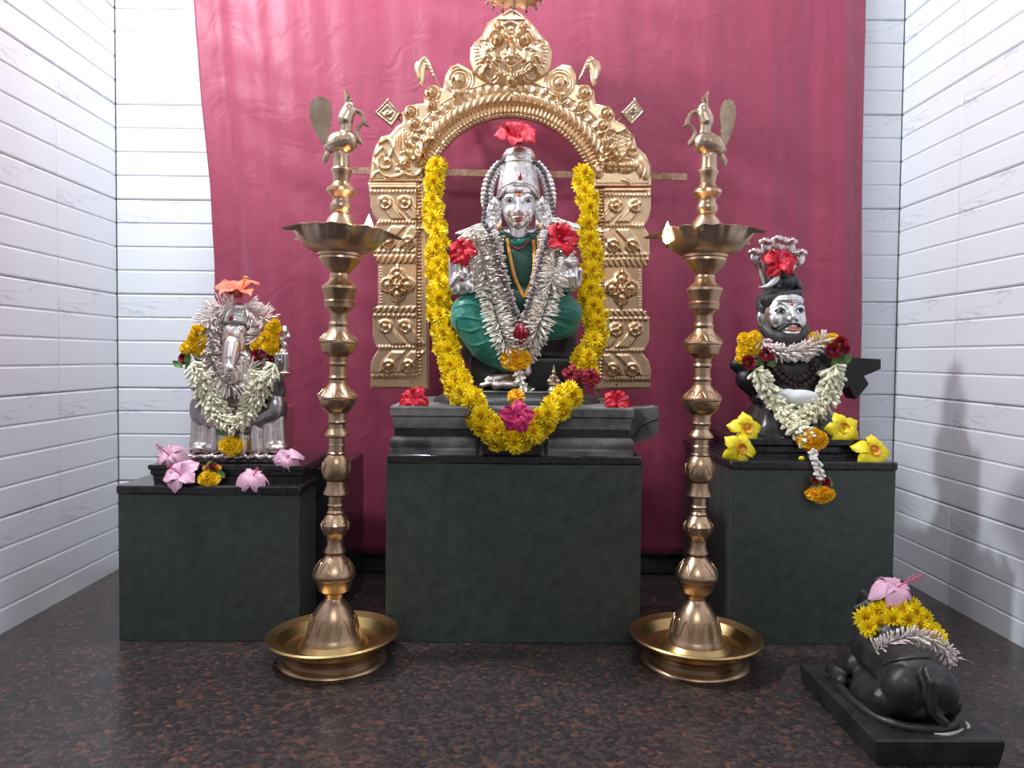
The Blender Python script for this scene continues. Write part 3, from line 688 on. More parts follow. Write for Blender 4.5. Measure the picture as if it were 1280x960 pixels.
class Relief:
    """hammered sheet: height field over a pixel-sized grid bounded by an outline"""
    def __init__(s, outline, step=1.0, pad=2):
        P = np.array(outline, float); s.out = outline
        x = np.arange(P[:, 0].min()-pad, P[:, 0].max()+pad, step); y = np.arange(P[:, 1].min()-pad, P[:, 1].max()+pad, step)
        s.X, s.Y = np.meshgrid(x, y); s.H = np.zeros(s.X.shape)
        s.ins = inside(s.X, s.Y, outline); s.d, s.bx, s.by = seg_dist(s.X, s.Y, outline, True)
    def rim(s, h=2.0, w=3.0): s.H += h*np.clip(s.d/w, 0, 1)**.5*s.ins; return s
    def edge(s, h=1.2, c=3.0, w=1.6): s.H += h*np.exp(-((s.d-c)/w)**2)*s.ins; return s
    def dome(s, cx, cy, r, h, e=2):
        q = np.clip(1-(np.hypot(s.X-cx, s.Y-cy)/r)**e, 0, 1); s.H = np.maximum(s.H, s.H*(1-(q > 0)*.0)+h*np.sqrt(q)); return s
    def eld(s, cx, cy, rx, ry, h, a=0.):
        c, sn = math.cos(a), math.sin(a); x = (s.X-cx)*c+(s.Y-cy)*sn; y = -(s.X-cx)*sn+(s.Y-cy)*c
        q = np.clip(1-(x/rx)**2-(y/ry)**2, 0, 1); s.H += h*np.sqrt(q); return s
    def ring(s, cx, cy, r, w, h): s.H += h*np.exp(-((np.hypot(s.X-cx, s.Y-cy)-r)/w)**2); return s
    def dent(s, cx, cy, r, h): s.H -= h*np.exp(-((s.X-cx)**2+(s.Y-cy)**2)/(r*r)); return s
    def line(s, pts, w, h, n=0):
        if n: pts = [tuple(p) for p in spline(pts, n)]
        x0 = min(p[0] for p in pts)-3*w; x1 = max(p[0] for p in pts)+3*w; y0 = min(p[1] for p in pts)-3*w; y1 = max(p[1] for p in pts)+3*w
        m = (s.X > x0) & (s.X < x1) & (s.Y > y0) & (s.Y < y1)
        d, _, _ = seg_dist(s.X[m], s.Y[m], pts); s.H[m] += h*np.exp(-(d/w)**2); return s
    def volute(s, cx, cy, r, turns, a0, w, h, sg=1):
        pts = [(cx+r*(1-t*.85)*math.cos(a0+sg*t*turns*2*PI), cy+r*(1-t*.85)*math.sin(a0+sg*t*turns*2*PI)) for t in np.linspace(0, 1, int(10+turns*14))]
        return s.line(pts, w, h)
    def mesh(s, name, F, mats, org, th=2.2, base=0.0):
        ny, nx = s.X.shape
        cell = s.ins[:-1, :-1] | s.ins[1:, :-1] | s.ins[:-1, 1:] | s.ins[1:, 1:]
        cnt = s.ins[:-1, :-1].astype(int)+s.ins[1:, :-1]+s.ins[:-1, 1:]+s.ins[1:, 1:]; cell = cnt >= 1
        use = np.zeros(s.X.shape, bool); use[:-1, :-1] |= cell; use[1:, :-1] |= cell; use[:-1, 1:] |= cell; use[1:, 1:] |= cell
        idx = -np.ones(s.X.shape, int); idx[use] = np.arange(use.sum())
        px = np.where(s.ins, s.X, s.bx)[use]; py = np.where(s.ins, s.Y, s.by)[use]; h = np.where(s.ins, s.H, 0)[use]
        Y = F.Y - (h+th)*F.s
        Dx = fw.x+rt.x*(px-640)/FPX+up.x*(480-py)/FPX; Dy = fw.y+rt.y*(px-640)/FPX+up.y*(480-py)/FPX; Dz = fw.z+rt.z*(px-640)/FPX+up.z*(480-py)/FPX
        f = np.column_stack([Dx/Dy*F.Y, Y, CAM_Z+Dz/Dy*F.Y]); bk = f.copy(); bk[:, 1] = F.Y
        n = len(f); j, i = np.nonzero(cell)
        q = np.column_stack([idx[j, i], idx[j, i+1], idx[j+1, i+1], idx[j+1, i]])[:, ::-1]
        # border walls
        def E(a, b): return np.column_stack([a, b])
        allE = np.vstack([E(q[:, k], q[:, (k+1) % 4]) for k in range(4)]); key = np.sort(allE, 1)
        u, inv, ct = np.unique(key, axis=0, return_inverse=True, return_counts=True); be = allE[ct[inv.ravel()] == 1]
        F_ = [tuple(r) for r in q.tolist()]; F_ += [(int(b), int(a), int(a)+n, int(b)+n) for a, b in be]
        V = np.vstack([f, bk])-np.array(org); me = bpy.data.meshes.new(name); me.from_pydata(V.tolist(), [], F_)
        for m in (mats if isinstance(mats, list) else [mats]): me.materials.append(m)
        me.polygons.foreach_set('use_smooth', [True]*len(me.polygons)); me.update(); me.set_sharp_from_angle(angle=math.radians(60)); return me
FA = Frame(2.30)
arch = thing('prabhavali_arch', 'gilt embossed arch with a fierce lion face at its crown, standing behind the central idol', 'arch', FA.p(638, 485))
def relief_part(name, R, F=FA, m='gold', th=2.2, parent=None):
    p = parent or arch; return obj(name, R.mesh(name, F, M[m], ORG[p.name], th), None, p)
ORGA = ORG[arch.name]
# inner arc
ac = (638, 251); AR = 102.5
def arc_pts(R, a0, a1, n): return [(ac[0]+R*math.cos(math.radians(a)), ac[1]-R*math.sin(math.radians(a))) for a in np.linspace(a0, a1, n)]
inner = arc_pts(AR, 152.5, 25.5, 40)
outer = [(461.5, 228), (465.5, 196), (470, 182), (477, 171), (488, 168), (496, 158), (503, 154), (502, 143), (508.5, 133), (522.5, 130), (530, 130), (529.5, 118), (536.5, 109), (547.5, 108), (553.5, 112), (556, 96), (563, 84), (573, 80), (590, 90), (612, 104), (638, 108), (662, 104), (684, 91), (703, 81), (714, 83), (720, 95), (720, 107), (731.5, 107), (742.5, 113.4), (744.5, 130), (761, 134), (769, 143), (769.5, 151), (781.5, 157), (792.5, 171), (796, 184), (806.5, 193), (814, 209), (814, 234)]
poly = outer + [(741.5, 234), (741, 216)] + inner[::-1] + [(529, 212), (529, 228)]
R = Relief(poly, .75); R.rim(3.0, 4.0)
rr = np.hypot(R.X-ac[0], R.Y-ac[1]); an = np.degrees(np.arctan2(ac[1]-R.Y, R.X-ac[0])); band = (an > 22) & (an < 158)
arcl = np.radians(an-90)*(AR+22)
def bnd(a, b): return np.clip(np.minimum((rr-a), (b-rr))/1.0, 0, 1)*band
H = R.H
H += bnd(AR, AR+5)*(1.2+1.3*np.sin(arcl*2*PI/6))
H += bnd(AR+5, AR+7.5)*2.2
H += bnd(AR+8, AR+16)*(-2.2+2.6*(.5+.5*np.sin(arcl*2*PI/5.5)))
H += bnd(AR+16, AR+18.5)*3.0
H += bnd(AR+18.5, AR+31)*(4.2*np.sqrt(np.clip(1-((rr-AR-25)/7.0)**2, 0, 1))+1.3*np.sin((arcl+np.sign(an-90)*(rr-AR)*.9)*2*PI/9))
H += bnd(AR+31, AR+33)*1.2
H += bnd(AR+33, AR+43)*(3.2*(np.sin(arcl*2*PI/10)*.5+.5)*np.sqrt(np.clip(1-((rr-AR-38)/5)**2, 0, 1)))
H += bnd(AR+43, AR+45)*1.6
for sx, lst in ((1, [(541, 118, 5, 10), (542, 134, 4.5, 8), (572, 121, 4, 7), (515, 142, 5, 9), (520, 156.5, 4.5, 8.5), (575, 102, 7, 15)]),
                (-1, [(730, 118, 5, 10), (727, 135, 4.5, 8), (702, 125, 4, 7), (757, 144, 5, 9), (753, 159, 4.5, 8.5), (699, 106, 7, 15)])):
    for cx, cy, r_, g_ in lst:
        R.H -= 0; m = np.hypot(R.X-cx, R.Y-cy) < g_; R.H[m] = 3.0
        R.dome(cx, cy, r_, 5.2).ring(cx, cy, r_+2.2, 1.0, -.0).ring(cx, cy, g_-1.5, 1.5, 2.4)
        if g_ > 12: R.ring(cx, cy, g_-5.5, 1.3, 1.8).ring(cx, cy, g_+2, 1.2, 1.6)
        R.volute(cx, cy, g_*1.25, .6, 1.0 if sx > 0 else 2.1, 1.2, 1.8, sx)
# left end: lily bud between scrolls
for k in range(7):
    x = 489+k*5.2; R.line([(505+(k-3)*1.2, 208), (505+(k-3)*3.6, 188), (505+(k-3)*3.0, 165+abs(k-3)*2.5)], 1.3, 3.0-.3*abs(k-3), 8)
R.eld(505, 188, 14, 22, 2.5)
R.volute(484, 205, 11, 1.1, -2.2, 1.6, 3.2, -1).volute(524, 201, 10, 1.1, -.9, 1.6, 3.2, 1)
R.line([(470, 205), (478, 218), (492, 223), (506, 219), (520, 221), (530, 212)], 1.7, 2.6, 20).line([(476, 180), (486, 176), (492, 186), (488, 198)], 1.8, 2.8, 12).line([(470, 195), (480, 186), (484, 194)], 1.4, 2.2, 10)
R.line([(528, 196), (530, 182), (540, 176), (552, 180)], 1.5, 2.6, 12).line([(465, 225), (473, 216), (484, 224)], 1.3, 1.8, 8)
for dx, dy, h in ((-5, 0, 2.4), (5, 0, 2.4), (0, 3, 2.6), (0, -4, 2), (0, 9, 2.0), (-6, 6, 1.4), (6, 6, 1.4)): R.eld(505+dx, 208+dy, 4.2, 3, h)
# right end: heart shaped leaf over two scaly fishes
heart = [(770, 200), (758, 186), (755, 172), (762, 164), (771, 168), (781, 164), (788, 172), (785, 187), (776, 200), (773, 204), (770, 200)]
R.line(heart, 1.4, 3.2, 40); hm = inside(R.X, R.Y, heart); R.H[hm] += 2.5+.9*np.sin(R.X[hm]*2.2)*np.sin(R.Y[hm]*2.4)
R.eld(760, 208, 13, 9, 4.0, .35).eld(784, 209, 14, 9, 4.0, -.35); fm = ((R.X-771)/24)**2+((R.Y-208)/9)**2 < 1; R.H[fm] += .8*np.sin((R.X+R.Y)[fm]*1.9)*np.sin((R.X-R.Y)[fm]*1.9)
R.eld(748, 212, 7, 13, 3.6, .1).ring(748, 212, 5, 1, 1.4).eld(803, 212, 9, 15, 3.8, -.3).line([(797, 200), (803, 212), (800, 224)], 1.2, -2, 8)
R.volute(754, 190, 8, .9, 0, 1.4, 2.6).volute(790, 190, 8, .9, PI, 1.4, 2.6, -1).eld(782, 228, 7, 3, 2.6, .5)
R.line([(461, 227), (529, 227)], 1.0, 1.6).line([(742, 233), (814, 233)], 1.0, 1.6)
R.H *= 1.1; relief_part('arch_band', R)
# lion face
face = [(627.5, 19), (640, 11.5), (655, 22), (666.5, 33), (675, 45), (686, 56), (690, 68), (688.5, 83), (684, 92), (672, 103), (656, 108), (638, 112), (620, 108), (604, 102), (592, 92), (587, 78), (588, 62), (593, 55), (602.5, 47), (609, 31), (618, 25)]
G = Relief(face, .8); G.rim(4.0, 6.0); G.eld(638, 66, 44, 42, 5.0)
for sx in (-1, 1):
    X_ = lambda d: 638.5+sx*d
    G.dome(X_(16.8), 57, 6.4, 13.5).ring(X_(16.8), 57, 8.2, 1.0, 2.2).ring(X_(16.8), 57, 11, 1.0, 1.4)
    G.line([(X_(6), 52), (X_(13), 44), (X_(23), 45), (X_(30), 55)], 1.6, 3.2, 14).dome(X_(15.5), 40, 4.2, 11)
    G.line([(X_(8), 44), (X_(12), 34), (X_(20), 35), (X_(23), 41)], 1.3, 2.4, 12)
    G.eld(X_(27), 73, 13, 11, 4.2)
    for k in range(4): G.line([(X_(15+3*k), 66+k*1.5), (X_(25+3*k), 67+k*1.2), (X_(32+k*2), 74+k*2)], .8, 1.0, 8)
    for k in range(7): G.line([(X_(38-k*.2), 62+k*4), (X_(47-k*1.0), 60+k*4.5)], .8, 1.6)
    for k in range(6): G.line([(X_(24+k*1.2), 47+k*1.8), (X_(29+k*1.3), 43+k*2.5)], .7, 1.2)
    G.ring(X_(35.5), 59.5, 4.2, 1.2, 2.4).eld(X_(35.5), 59.5, 3, 3, 1.0)
    G.line([(X_(0), 91), (X_(7), 86), (X_(15), 81), (X_(22), 84), (X_(25), 90)], 2.4, 4.5, 16).line([(X_(0), 95), (X_(8), 90), (X_(16), 86), (X_(22), 89)], 1.0, 1.0, 16)
    G.line([(X_(25), 80), (X_(31), 77), (X_(36), 82)], 1.8, 3.4, 10)
    G.line([(X_(29), 84), (X_(32), 90), (X_(36), 97)], 2.6, 5.5, 10)
    G.dent(X_(5.5), 79.5, 2.0, 3.5).eld(X_(6), 77, 5, 4, 3.0)
    G.ring(X_(25), 95, 12, 1.1, 1.6).ring(X_(25), 95, 8, 1.0, 1.2)
    for k in range(9):
        a = .5+k*.28; G.dent(X_(25)+sx*-math.cos(a)*15, 95+math.sin(a)*9, 1.1, 1.6)
for k in range(13):
    u = (k-6)/6; G.eld(638.5+u*23, 98-5*u*u+ .6, 1.7, 2.6, 3.0)
G.line([(614, 92), (625, 99), (638, 102), (652, 99), (663, 92)], 1.5, 2.2, 20).eld(638.5, 79.5, 9, 5, 4.5).eld(638.5, 68, 5, 13, 4.0).line([(638.5, 58), (638.5, 74)], .8, 1.4)
for k in range(3): G.eld(638.2, 42+k*5.3, 2.5, 2.5, 2.8)
G.line([(630, 36), (638, 33), (647, 37)], 1.2, 2.2, 8)
for k in range(-4, 5): G.line([(639+k*2.0, 30), (639+k*4, 23+abs(k)*1.6)], .9, 1.5)
G.line([(620, 30), (630, 22), (640, 17), (650, 23), (660, 33)], 1.2, 1.8, 14)
G.dome(638, 107, 6.5, 8)
fo = relief_part('lion_face', G, th=5.0)
dots = MB()
for k, m_ in ((1, 0), (2, 0)): dots.ell(FA.p(638.0, 42+k*5.3, -18.2), (.0042, .002, .0044), nu=10, nv=6)
obj('forehead_paste', dots, M['tilak'], fo)['label'] = 'red paste dots on the forehead'
# beaded swags left and right of the face are part of the band; corner finials
def paddle(cx, sx):
    pts = [(0, 0), (-5, -13), (-9, -23), (-13, -29), (-17, -31), (-22, -27), (-27, -24), (-29, -18), (-28, -10), (-25, -2), (-21, 7), (-19, 7), (-16, 0), (-15, -8), (-14, -14), (-12, -16), (-9, -12), (-6, -6)]
    return [(cx+sx*x, 102+y) for x, y in pts]
for cx, sx in ((547, 1), (722, -1)):
    pts = [tuple(p) for p in paddle(cx, sx)]
    Q = Relief([tuple(p) for p in spline(pts+[pts[0]], 50)][:-1], .8); Q.rim(2.0, 2.5)
    Q.line([(cx-sx*23, 100), (cx-sx*24, 88), (cx-sx*19, 76)], 2.0, 2.4, 8)
    for k in range(6): Q.line([(cx-sx*(4+k*2.0), 96-k*4.2), (cx-sx*(8+k*2.0), 94-k*4.2)], .6, 1.2)
    fb = relief_part('flag_finial', Q)
    obj('pin', MB().tube([FA.p(cx-sx*2, 100, -1), FA.p(cx+sx*6, 113, -1)], .0022, 6), M['iron'], fb)
for cx, cy, sx, m_ in ((485, 143, 1, 'gold_dark'), (790, 142, -1, 'brass_dull')):
    pts = [(0, -18), (17, 0), (5, 17), (-17, -1)] if sx > 0 else [(3, -18), (15, -1), (-1, 16), (-15, 0)]
    D = Relief([(cx+x, cy+y) for x, y in pts], .8); D.rim(1.6, 1.5).edge(2.0, 1.6, 1.1).edge(1.6, 5.5, 1.0); D.volute(cx, cy-1, 5, .8, 0, 1.3, 2.4, sx).eld(cx+1, cy, 3, 2, 2)
    db = relief_part('diamond_finial', D, m=m_)
    obj('pin', MB().tube([FA.p(cx+sx*12, cy+5, -1), FA.p(cx+sx*22, cy+12, -1)], .0030, 6), M['iron'], db)
    obj('knob', MB().ell(FA.p(cx+(0 if sx > 0 else 3), cy-18, -1), (.005, .004, .005), nu=8, nv=6), M[m_], db)
# side pillars
def pillar(left):
    if left:
        o = [(460, 229), (463, 246), (463.5, 260), (467, 271), (472.5, 278), (467.5, 286), (465.5, 300), (466, 316), (469, 325), (473, 329), (473, 382), (468, 386), (466.4, 394), (466.4, 420), (469, 430), (473, 437), (467, 446), (464, 455), (463.5, 485.5), (536.5, 486), (536, 300), (530, 229)]
        x0, x1 = 474, 519; cb = 524.5; sg = 1; cx = 498; dy = 0
    else:
        o = [(813.5, 236), (813, 262), (810, 275), (804, 284), (810, 292), (811.5, 305), (811, 325), (808, 333), (802, 337), (802, 386), (808, 390), (811, 398), (811, 425), (808, 434), (802, 441), (810, 450), (813, 462), (813, 486), (743, 487), (741.5, 300), (742, 236)][::-1]
        x0, x1 = 758, 802; cb = 751; sg = -1; cx = 776; dy = 4
    R = Relief(o, 1.0); R.rim(1.6, 2.0); X, Y = R.X, R.Y-dy
    m = (X > min(x0, x1)-5) & (X < max(x0, x1)+3)
    mm = (X < cb-3) if left else (X > cb+3)
    R.H += np.where(mm & (Y < 466), 2.5, 0)
    def beadrow(y, p=4.6, h=2.0, r=2.2): R.H[:] += h*np.exp(-((Y-y)/r)**2)*(.5+.5*np.sin(X*2*PI/p))*mm
    def flute(ya, yb, h=2.4): 
        q = np.clip(np.minimum(Y-ya, yb-Y)/2, 0, 1); R.H[:] += h*q*(.5+.5*np.sin((X+sg*(Y-ya)*.5)*2*PI/7))*mm
    R.line([(min(x0, x1)-8, 236+dy), (max(x0, x1)+5, 236+dy)], 1.2, 1.8); beadrow(241.5); beadrow(279.5, 4.2); beadrow(315.5, 6); flute(319, 331); beadrow(395, 6, 2.4); flute(383, 392); beadrow(434.5, 4.2); beadrow(470, 4.4)
    def leaves(ya, yb, up_):
        for k in range(2):
            bx = (x0+3+k*24) if left else (x1-3-k*24)
            hx, hy = (bx+6*sg, ya+8) if not up_ else (bx+10*sg, yb-8)
            R.eld(hx, hy+dy, 4, 4, 2.6).ring(hx, hy+dy, 7, 1.5, 2.0)
            for j in range(5):
                if not up_: pts = [(bx+sg*(-1+j*3.0), ya+3+dy+j*1.2), (bx+sg*(5+j*3.6), (ya+yb)/2+dy+j*.7), (bx+sg*(15+j*3.6), yb-2+dy)]
                else: pts = [(bx+sg*(0+j*3.4), yb-2+dy-j*2.0), (bx+sg*(5+j*3.6), (ya+yb)/2+dy-j*.7), (bx+sg*(15+j*3.4), ya+2+dy)]
                R.line(pts, 1.2, 2.1, 9)
    leaves(247, 277, False); leaves(283, 313, True); leaves(400, 432, False); leaves(438, 466, True)
    fy = 357+dy; R.dome(cx, fy, 5.5, 5.5).ring(cx, fy, 7, 1, 1.2)
    for dx, dz in ((0, -12), (0, 12), (12, 0), (-12, 0)): R.dome(cx+dx, fy+dz, 5.5, 4.5).ring(cx+dx, fy+dz, 8, 1.3, 2.0)
    for dx, dz in ((8.5, 8.5), (-8.5, 8.5), (8.5, -8.5), (-8.5, -8.5)): R.eld(cx+dx, fy+dz, 4, 4, 2.2)
    for dz in (-22, 22): R.eld(cx, fy+dz, 3, 4.5, 2)
    R.H += 2.0*np.exp(-((X-cb)/1.8)**2)*(.5+.5*np.sin(Y*2*PI/4.4))*(Y < 472)
    e = x0-4 if left else x1+3
    R.H *= 1.3; R.H += 1.2*np.exp(-((X-(477 if left else 799))/1.2)**2)*(.5+.5*np.sin(Y*2*PI/3.6))*(Y > 333)*(Y < 380)
    ob = relief_part('side_pillar', R); ob['label'] = 'left scalloped embossed pillar' if left else 'right scalloped embossed pillar'
    for nx, ny in (((468, 233), (512, 233), (514, 478)) if left else ((747, 241), (772, 241), (806, 240), (771, 481))): obj('nail', MB().ell(FA.p(nx, ny, -4.5), (.0035, .0035, .0035), nu=8, nv=5), M['iron'], ob)
pillar(True); pillar(False)
# flat iron bar carrying it, fixed back to the wall
bar = MB(); a, b = FA.p(434, 213, 3), FA.p(859, 221, 3); bar.add([a+Vector((0, 0, .010)), b+Vector((0, 0, .010)), b+Vector((0, 0, -.010)), a+Vector((0, 0, -.010)), a+Vector((0, .006, .010)), b+Vector((0, .006, .010)), b+Vector((0, .006, -.010)), a+Vector((0, .006, -.010))],
    [(0, 3, 2, 1), (4, 5, 6, 7), (0, 1, 5, 4), (2, 3, 7, 6), (0, 4, 7, 3), (1, 2, 6, 5)])
obj('support_bar', bar, M['iron'], arch, smooth=False)['label'] = 'rusty flat iron bar across the back of the arch'
for px in (527, 751):
    p = FA.p(px, 217, 3); obj('support_leg', MB().box(p.x-.008, p.x+.008, 2.302, 2.3065, ZS, p.z), M['iron'], arch, smooth=False)

# scalloped metal canopy hung over the crown of the arch
def canopy():
    Yc = 2.16; F = Frame(Yc); s = F.s; c = F.p(643, -11); t = thing('hanging_canopy', 'dark bronze scalloped canopy with tiny pendants hanging above the crown of the arch', 'canopy', c)
    def wob(r, z, a): return r*(1+.05*math.cos(a*16)*(r > 30*s)), z-.006*abs(math.cos(a*8))*(r > 33*s)
    obj('scalloped_disc', MB().lathe((c.x, c.y), [(36*s, c.z-.008), (37*s, c.z+.004), (34*s, c.z+.020), (26*s, c.z+.040), (12*s, c.z+.055), (3*s, c.z+.065), (1*s, c.z+.10)], 96, wob=wob), M['brass_dull'], t)
    for k in range(14):
        a = 2*PI*k/14+.2; p = Vector((c.x+35*s*math.cos(a), c.y+35*s*math.sin(a), c.z-.012))
        o = obj('pendant', MB().tube([p+Vector((0, 0, .004)), p-Vector((0, 0, .008))], .0008, 5).ell(p-Vector((0, 0, .013)), (.0045, .0030, .0062), nu=8, nv=6), M['brass_dull'], t)
    obj('chain', MB().tube([(c.x, c.y, c.z+.09), (c.x, c.y, 2.70)], .0015, 6), M['brass_dull'], t)
    obj('thread', MB().tube([F.p(640, -6), F.p(641, 6, 25), F.p(642, 14, 50)], .0022, 6), M['clothw'], t)
canopy()

# ------------------------------------------------------------------ surface helpers for dressing the idols
from mathutils.bvhtree import BVHTree
CAMP = Vector((0, 0, CAM_Z))
class Surf:
    def __init__(s, *objs):
        V = []; Fc = []
        for o in objs:
            b = len(V); g = ORG[o.name]; V += [v.co+g for v in o.data.vertices]; Fc += [tuple(b+i for i in p.vertices) for p in o.data.polygons]
        s.t = BVHTree.FromPolygons(V, Fc)
    def hit(s, px, py, lift=0.0, default=None):
        d = (at(px, py, 1.0)-CAMP).normalized(); h = s.t.ray_cast(CAMP, d)
        if h[0] is None: return default
        return h[0]-d*lift
    def line(s, mb, pts, r, lift=0.0, n=16, seg=6, flat=1.0, Yd=2.0, taper=True):
        P = [s.hit(p[0], p[1], lift) for p in spline(pts, n)]; P = [p for p in P if p is not None]
        if len(P) < 2: return mb
        R_ = [r*(.35+.65*math.sin(PI*(k+.5)/len(P))) if taper else r for k in range(len(P))]
        return mb.tube(P, R_, seg, flat=flat)
def beads(parent, name, pts, r, m, seed=0, jit=.12):
    rr_ = random.Random(seed); me = MB().ell((0, 0, 0), (1, 1, .9), nu=10, nv=7).mesh(name, m)
    for p in pts: inst(name, me, parent, p, Quaternion((1, 0, 0), rr_.random()*3), r*rr_.uniform(1-jit, 1+jit))
def path_pts(F, pts, n): return [F.p(p[0], p[1], p[2]) for p in spline(pts, n)]
def even(P, gap):
    P = [Vector(p) for p in P]; out = [P[0]]; acc = 0
    for a, b in zip(P[:-1], P[1:]):
        L = (b-a).length; d = gap-acc
        while d <= L and L > 0: out.append(a.lerp(b, d/L)); d += gap
        acc = L-(d-gap)
    return out

# ------------------------------------------------------------------ central seated idol
FC = Frame(2.08); s_ = FC.s; c = FC.p
idol = thing('seated_idol', 'large seated silver faced idol in green silk and a tall crown on the centre pedestal', 'idol', (c(645, 500).x, 2.07, ZS))
def E_(mb, px, py, d, rx, ry, rz, rot=None, nu=20, nv=12, F=FC): return mb.ell(F.p(px, py, d), (rx*F.s, ry*F.s, rz*F.s), rot, nu, nv)
def K_(mb, a, b, ra, rb, F=FC, n=12): return mb.cap(F.p(*a), F.p(*b), ra*F.s, rb*F.s, n)
bc = c(646, 500); zt = c(646, 487.5).z
obj('base_mound', MB().lathe((bc.x, 2.075), [(104*s_, ZS), (103*s_, ZS+.008), (92*s_, ZS+.022), (80*s_, zt-.006), (76*s_, zt), (10*s_, zt)], 64, sy=.72), M['stone'], idol, ang=60)
rim = MB(); rim.tube([(bc.x+math.cos(a)*78*s_, 2.075+math.sin(a)*78*s_*.72, zt-.001) for a in np.linspace(PI, 2*PI, 40)], .0035, 6, flat=.8)
obj('base_rim', rim, M['greystone'], idol)
b = MB(); E_(b, 648, 425, 26, 76, 26, 62); E_(b, 650, 350, 26, 46, 18, 60); b.box(c(592, 0, 0).x, c(735, 0, 0).x, 2.06, 2.17, zt-.004, c(0, 440).z)
stone_body = blob('stone_body', b, M['stone'], idol, .006, 3)
b = MB(); E_(b, 649, 342, 2, 33, 20, 46); K_(b, (630, 305, 4), (668, 305, 4), 16, 16); E_(b, 649, 378, 0, 36, 24, 22)
torso = blob('blouse', b, M['green_dark'], idol, .004, 3); torso['label'] = 'dark green silk blouse'
# silver shoulders, arms and hands
b = MB()
K_(b, (622, 296, 8), (676, 296, 8), 13, 13); K_(b, (648, 300, 2), (648, 278, 0), 14, 11)
K_(b, (614, 299, 8), (592, 356, 16), 14, 11); K_(b, (592, 358, 16), (580, 356, -18), 11, 9.5)
K_(b, (684, 299, 8), (706, 356, 16), 14, 11); K_(b, (706, 360, 16), (710, 358, -16), 11, 9.5)
# viewer's-left hand, palm out
E_(b, 578, 356, -24, 16, 8, 13); E_(b, 578, 349, -25, 17, 7, 12); E_(b, 569, 360, -29, 6, 5, 8); E_(b, 588, 359, -29, 6, 5, 8)
K_(b, (565, 346, -25), (564, 326, -27), 4.3, 3.7); K_(b, (572, 344, -26), (572, 324, -28), 4.2, 3.6)
K_(b, (580, 344, -27), (582, 334, -33), 4.0, 4.0); K_(b, (582, 334, -33), (582, 341, -38), 3.9, 3.4); K_(b, (589, 346, -26), (592, 336, -31), 3.8, 3.6); K_(b, (592, 336, -31), (590, 343, -36), 3.6, 3.0)
K_(b, (565, 356, -30), (574, 345, -37), 4.4, 3.4)
# viewer's-right hand closed round the pot
E_(b, 709, 352, -20, 16, 9, 14)
for k, fx in enumerate((696, 703.5, 711, 718.5)): K_(b, (fx+1, 357, -28), (fx, 346, -34), 4.2, 4.0); K_(b, (fx, 346, -34), (fx+.5, 336-(1 if k in (1, 2) else 0), -29), 4.0, 3.4)
K_(b, (722, 356, -20), (725, 338, -26), 4.5, 3.6); K_(b, (695, 357, -26), (690, 350, -30), 4.5, 4.2)
arms = blob('arms', b, M['silver'], idol, .0022, 2); arms['label'] = 'silver arms with open left palm and closed right hand'
pt = MB(); pc = c(708, 326, -24); s2 = FC.s
pt.lathe((pc.x, pc.y), [(9*s2, pc.z-12*s2), (14*s2, pc.z-8*s2), (15.5*s2, pc.z-2*s2), (14*s2, pc.z+3*s2), (9.5*s2, pc.z+6*s2), (9*s2, pc.z+8*s2), (12.5*s2, pc.z+9.5*s2), (12*s2, pc.z+11*s2), (8*s2, pc.z+13*s2), (5*s2, pc.z+16*s2), (1*s2, pc.z+17.5*s2)], 28)
for dz in (-3, 1.5): pt.tube([(pc.x+math.cos(a)*15.6*s2*(1 if dz < 0 else .97), pc.y+math.sin(a)*15.6*s2*(1 if dz < 0 else .97), pc.z+dz*s2) for a in np.linspace(0, 2*PI, 32)], .6*s2, 5, cap=False)
obj('pot', pt, M['silver'], arms)['label'] = 'small round silver pot with a lid'
pk = MB(); SA = Surf(arms); p = SA.hit(578, 350, .001)
if p: pk.ell(p, (.0055, .003, .005), nu=10, nv=6)
obj('palm_mark', pk, M['lip'], arms)
# feet
b = MB()
E_(b, 634, 481, -34, 17, 9, 7); K_(b, (648, 474, -22), (620, 482, -38), 8, 6.5); K_(b, (640, 470, -24), (612, 474, -34), 6, 5)
for k in range(5): K_(b, (612, 479+k*1.2, -40+k*4.5), (602+k*1.2, 482+k*.6, -42+k*5), 3.6, 3.3-.2*k)
for k in range(4): K_(b, (615, 473, -36+k*4.5), (607+k*1.5, 475, -37+k*5), 2.6, 2.2)
K_(b, (655, 450, -18), (657, 466, -22), 9, 8)
feet = blob('feet', b, M['silver_worn'], idol, .0024, 2)
# draped legs
b = MB()
K_(b, (592, 386, -6), (640, 382, 6), 22, 24); E_(b, 586, 390, -16, 22, 20, 22); K_(b, (584, 398, -18), (606, 432, -22), 21, 19); K_(b, (602, 428, -22), (634, 455, -24), 18, 11)
K_(b, (628, 450, -24), (652, 466, -24), 9, 4); K_(b, (610, 405, -14), (640, 430, -14), 22, 16)
PL = [([(568, 384), (585, 380), (604, 384), (612, 390)], 1.6), ([(566, 396), (584, 397), (600, 400), (614, 398)], 1.4), ([(569, 408), (586, 414), (602, 410), (616, 404)], 1.5), ([(576, 424), (592, 432), (608, 428), (622, 420)], 1.5),
      ([(590, 440), (604, 447), (620, 446), (632, 438)], 1.5), ([(568, 392), (573, 416), (588, 440), (612, 456), (640, 468)], 2.0), ([(600, 412), (606, 424), (607, 428)], 1.2)]
g1 = remesh(b, 'tmpg', M['green_cloth'], .004, 3, ORG[idol.name]); go = obj('tmpg', g1, None, idol); SG = Surf(go)
for p_, r_ in PL: SG.line(b, p_, r_*s_, .0, 14, 6)
bpy.data.objects.remove(go)
leg1 = blob('draped_leg', b, M['green_cloth'], idol, .0022, 2); leg1['label'] = 'green silk over the bent left hand leg, pleated towards the foot'
b = MB()
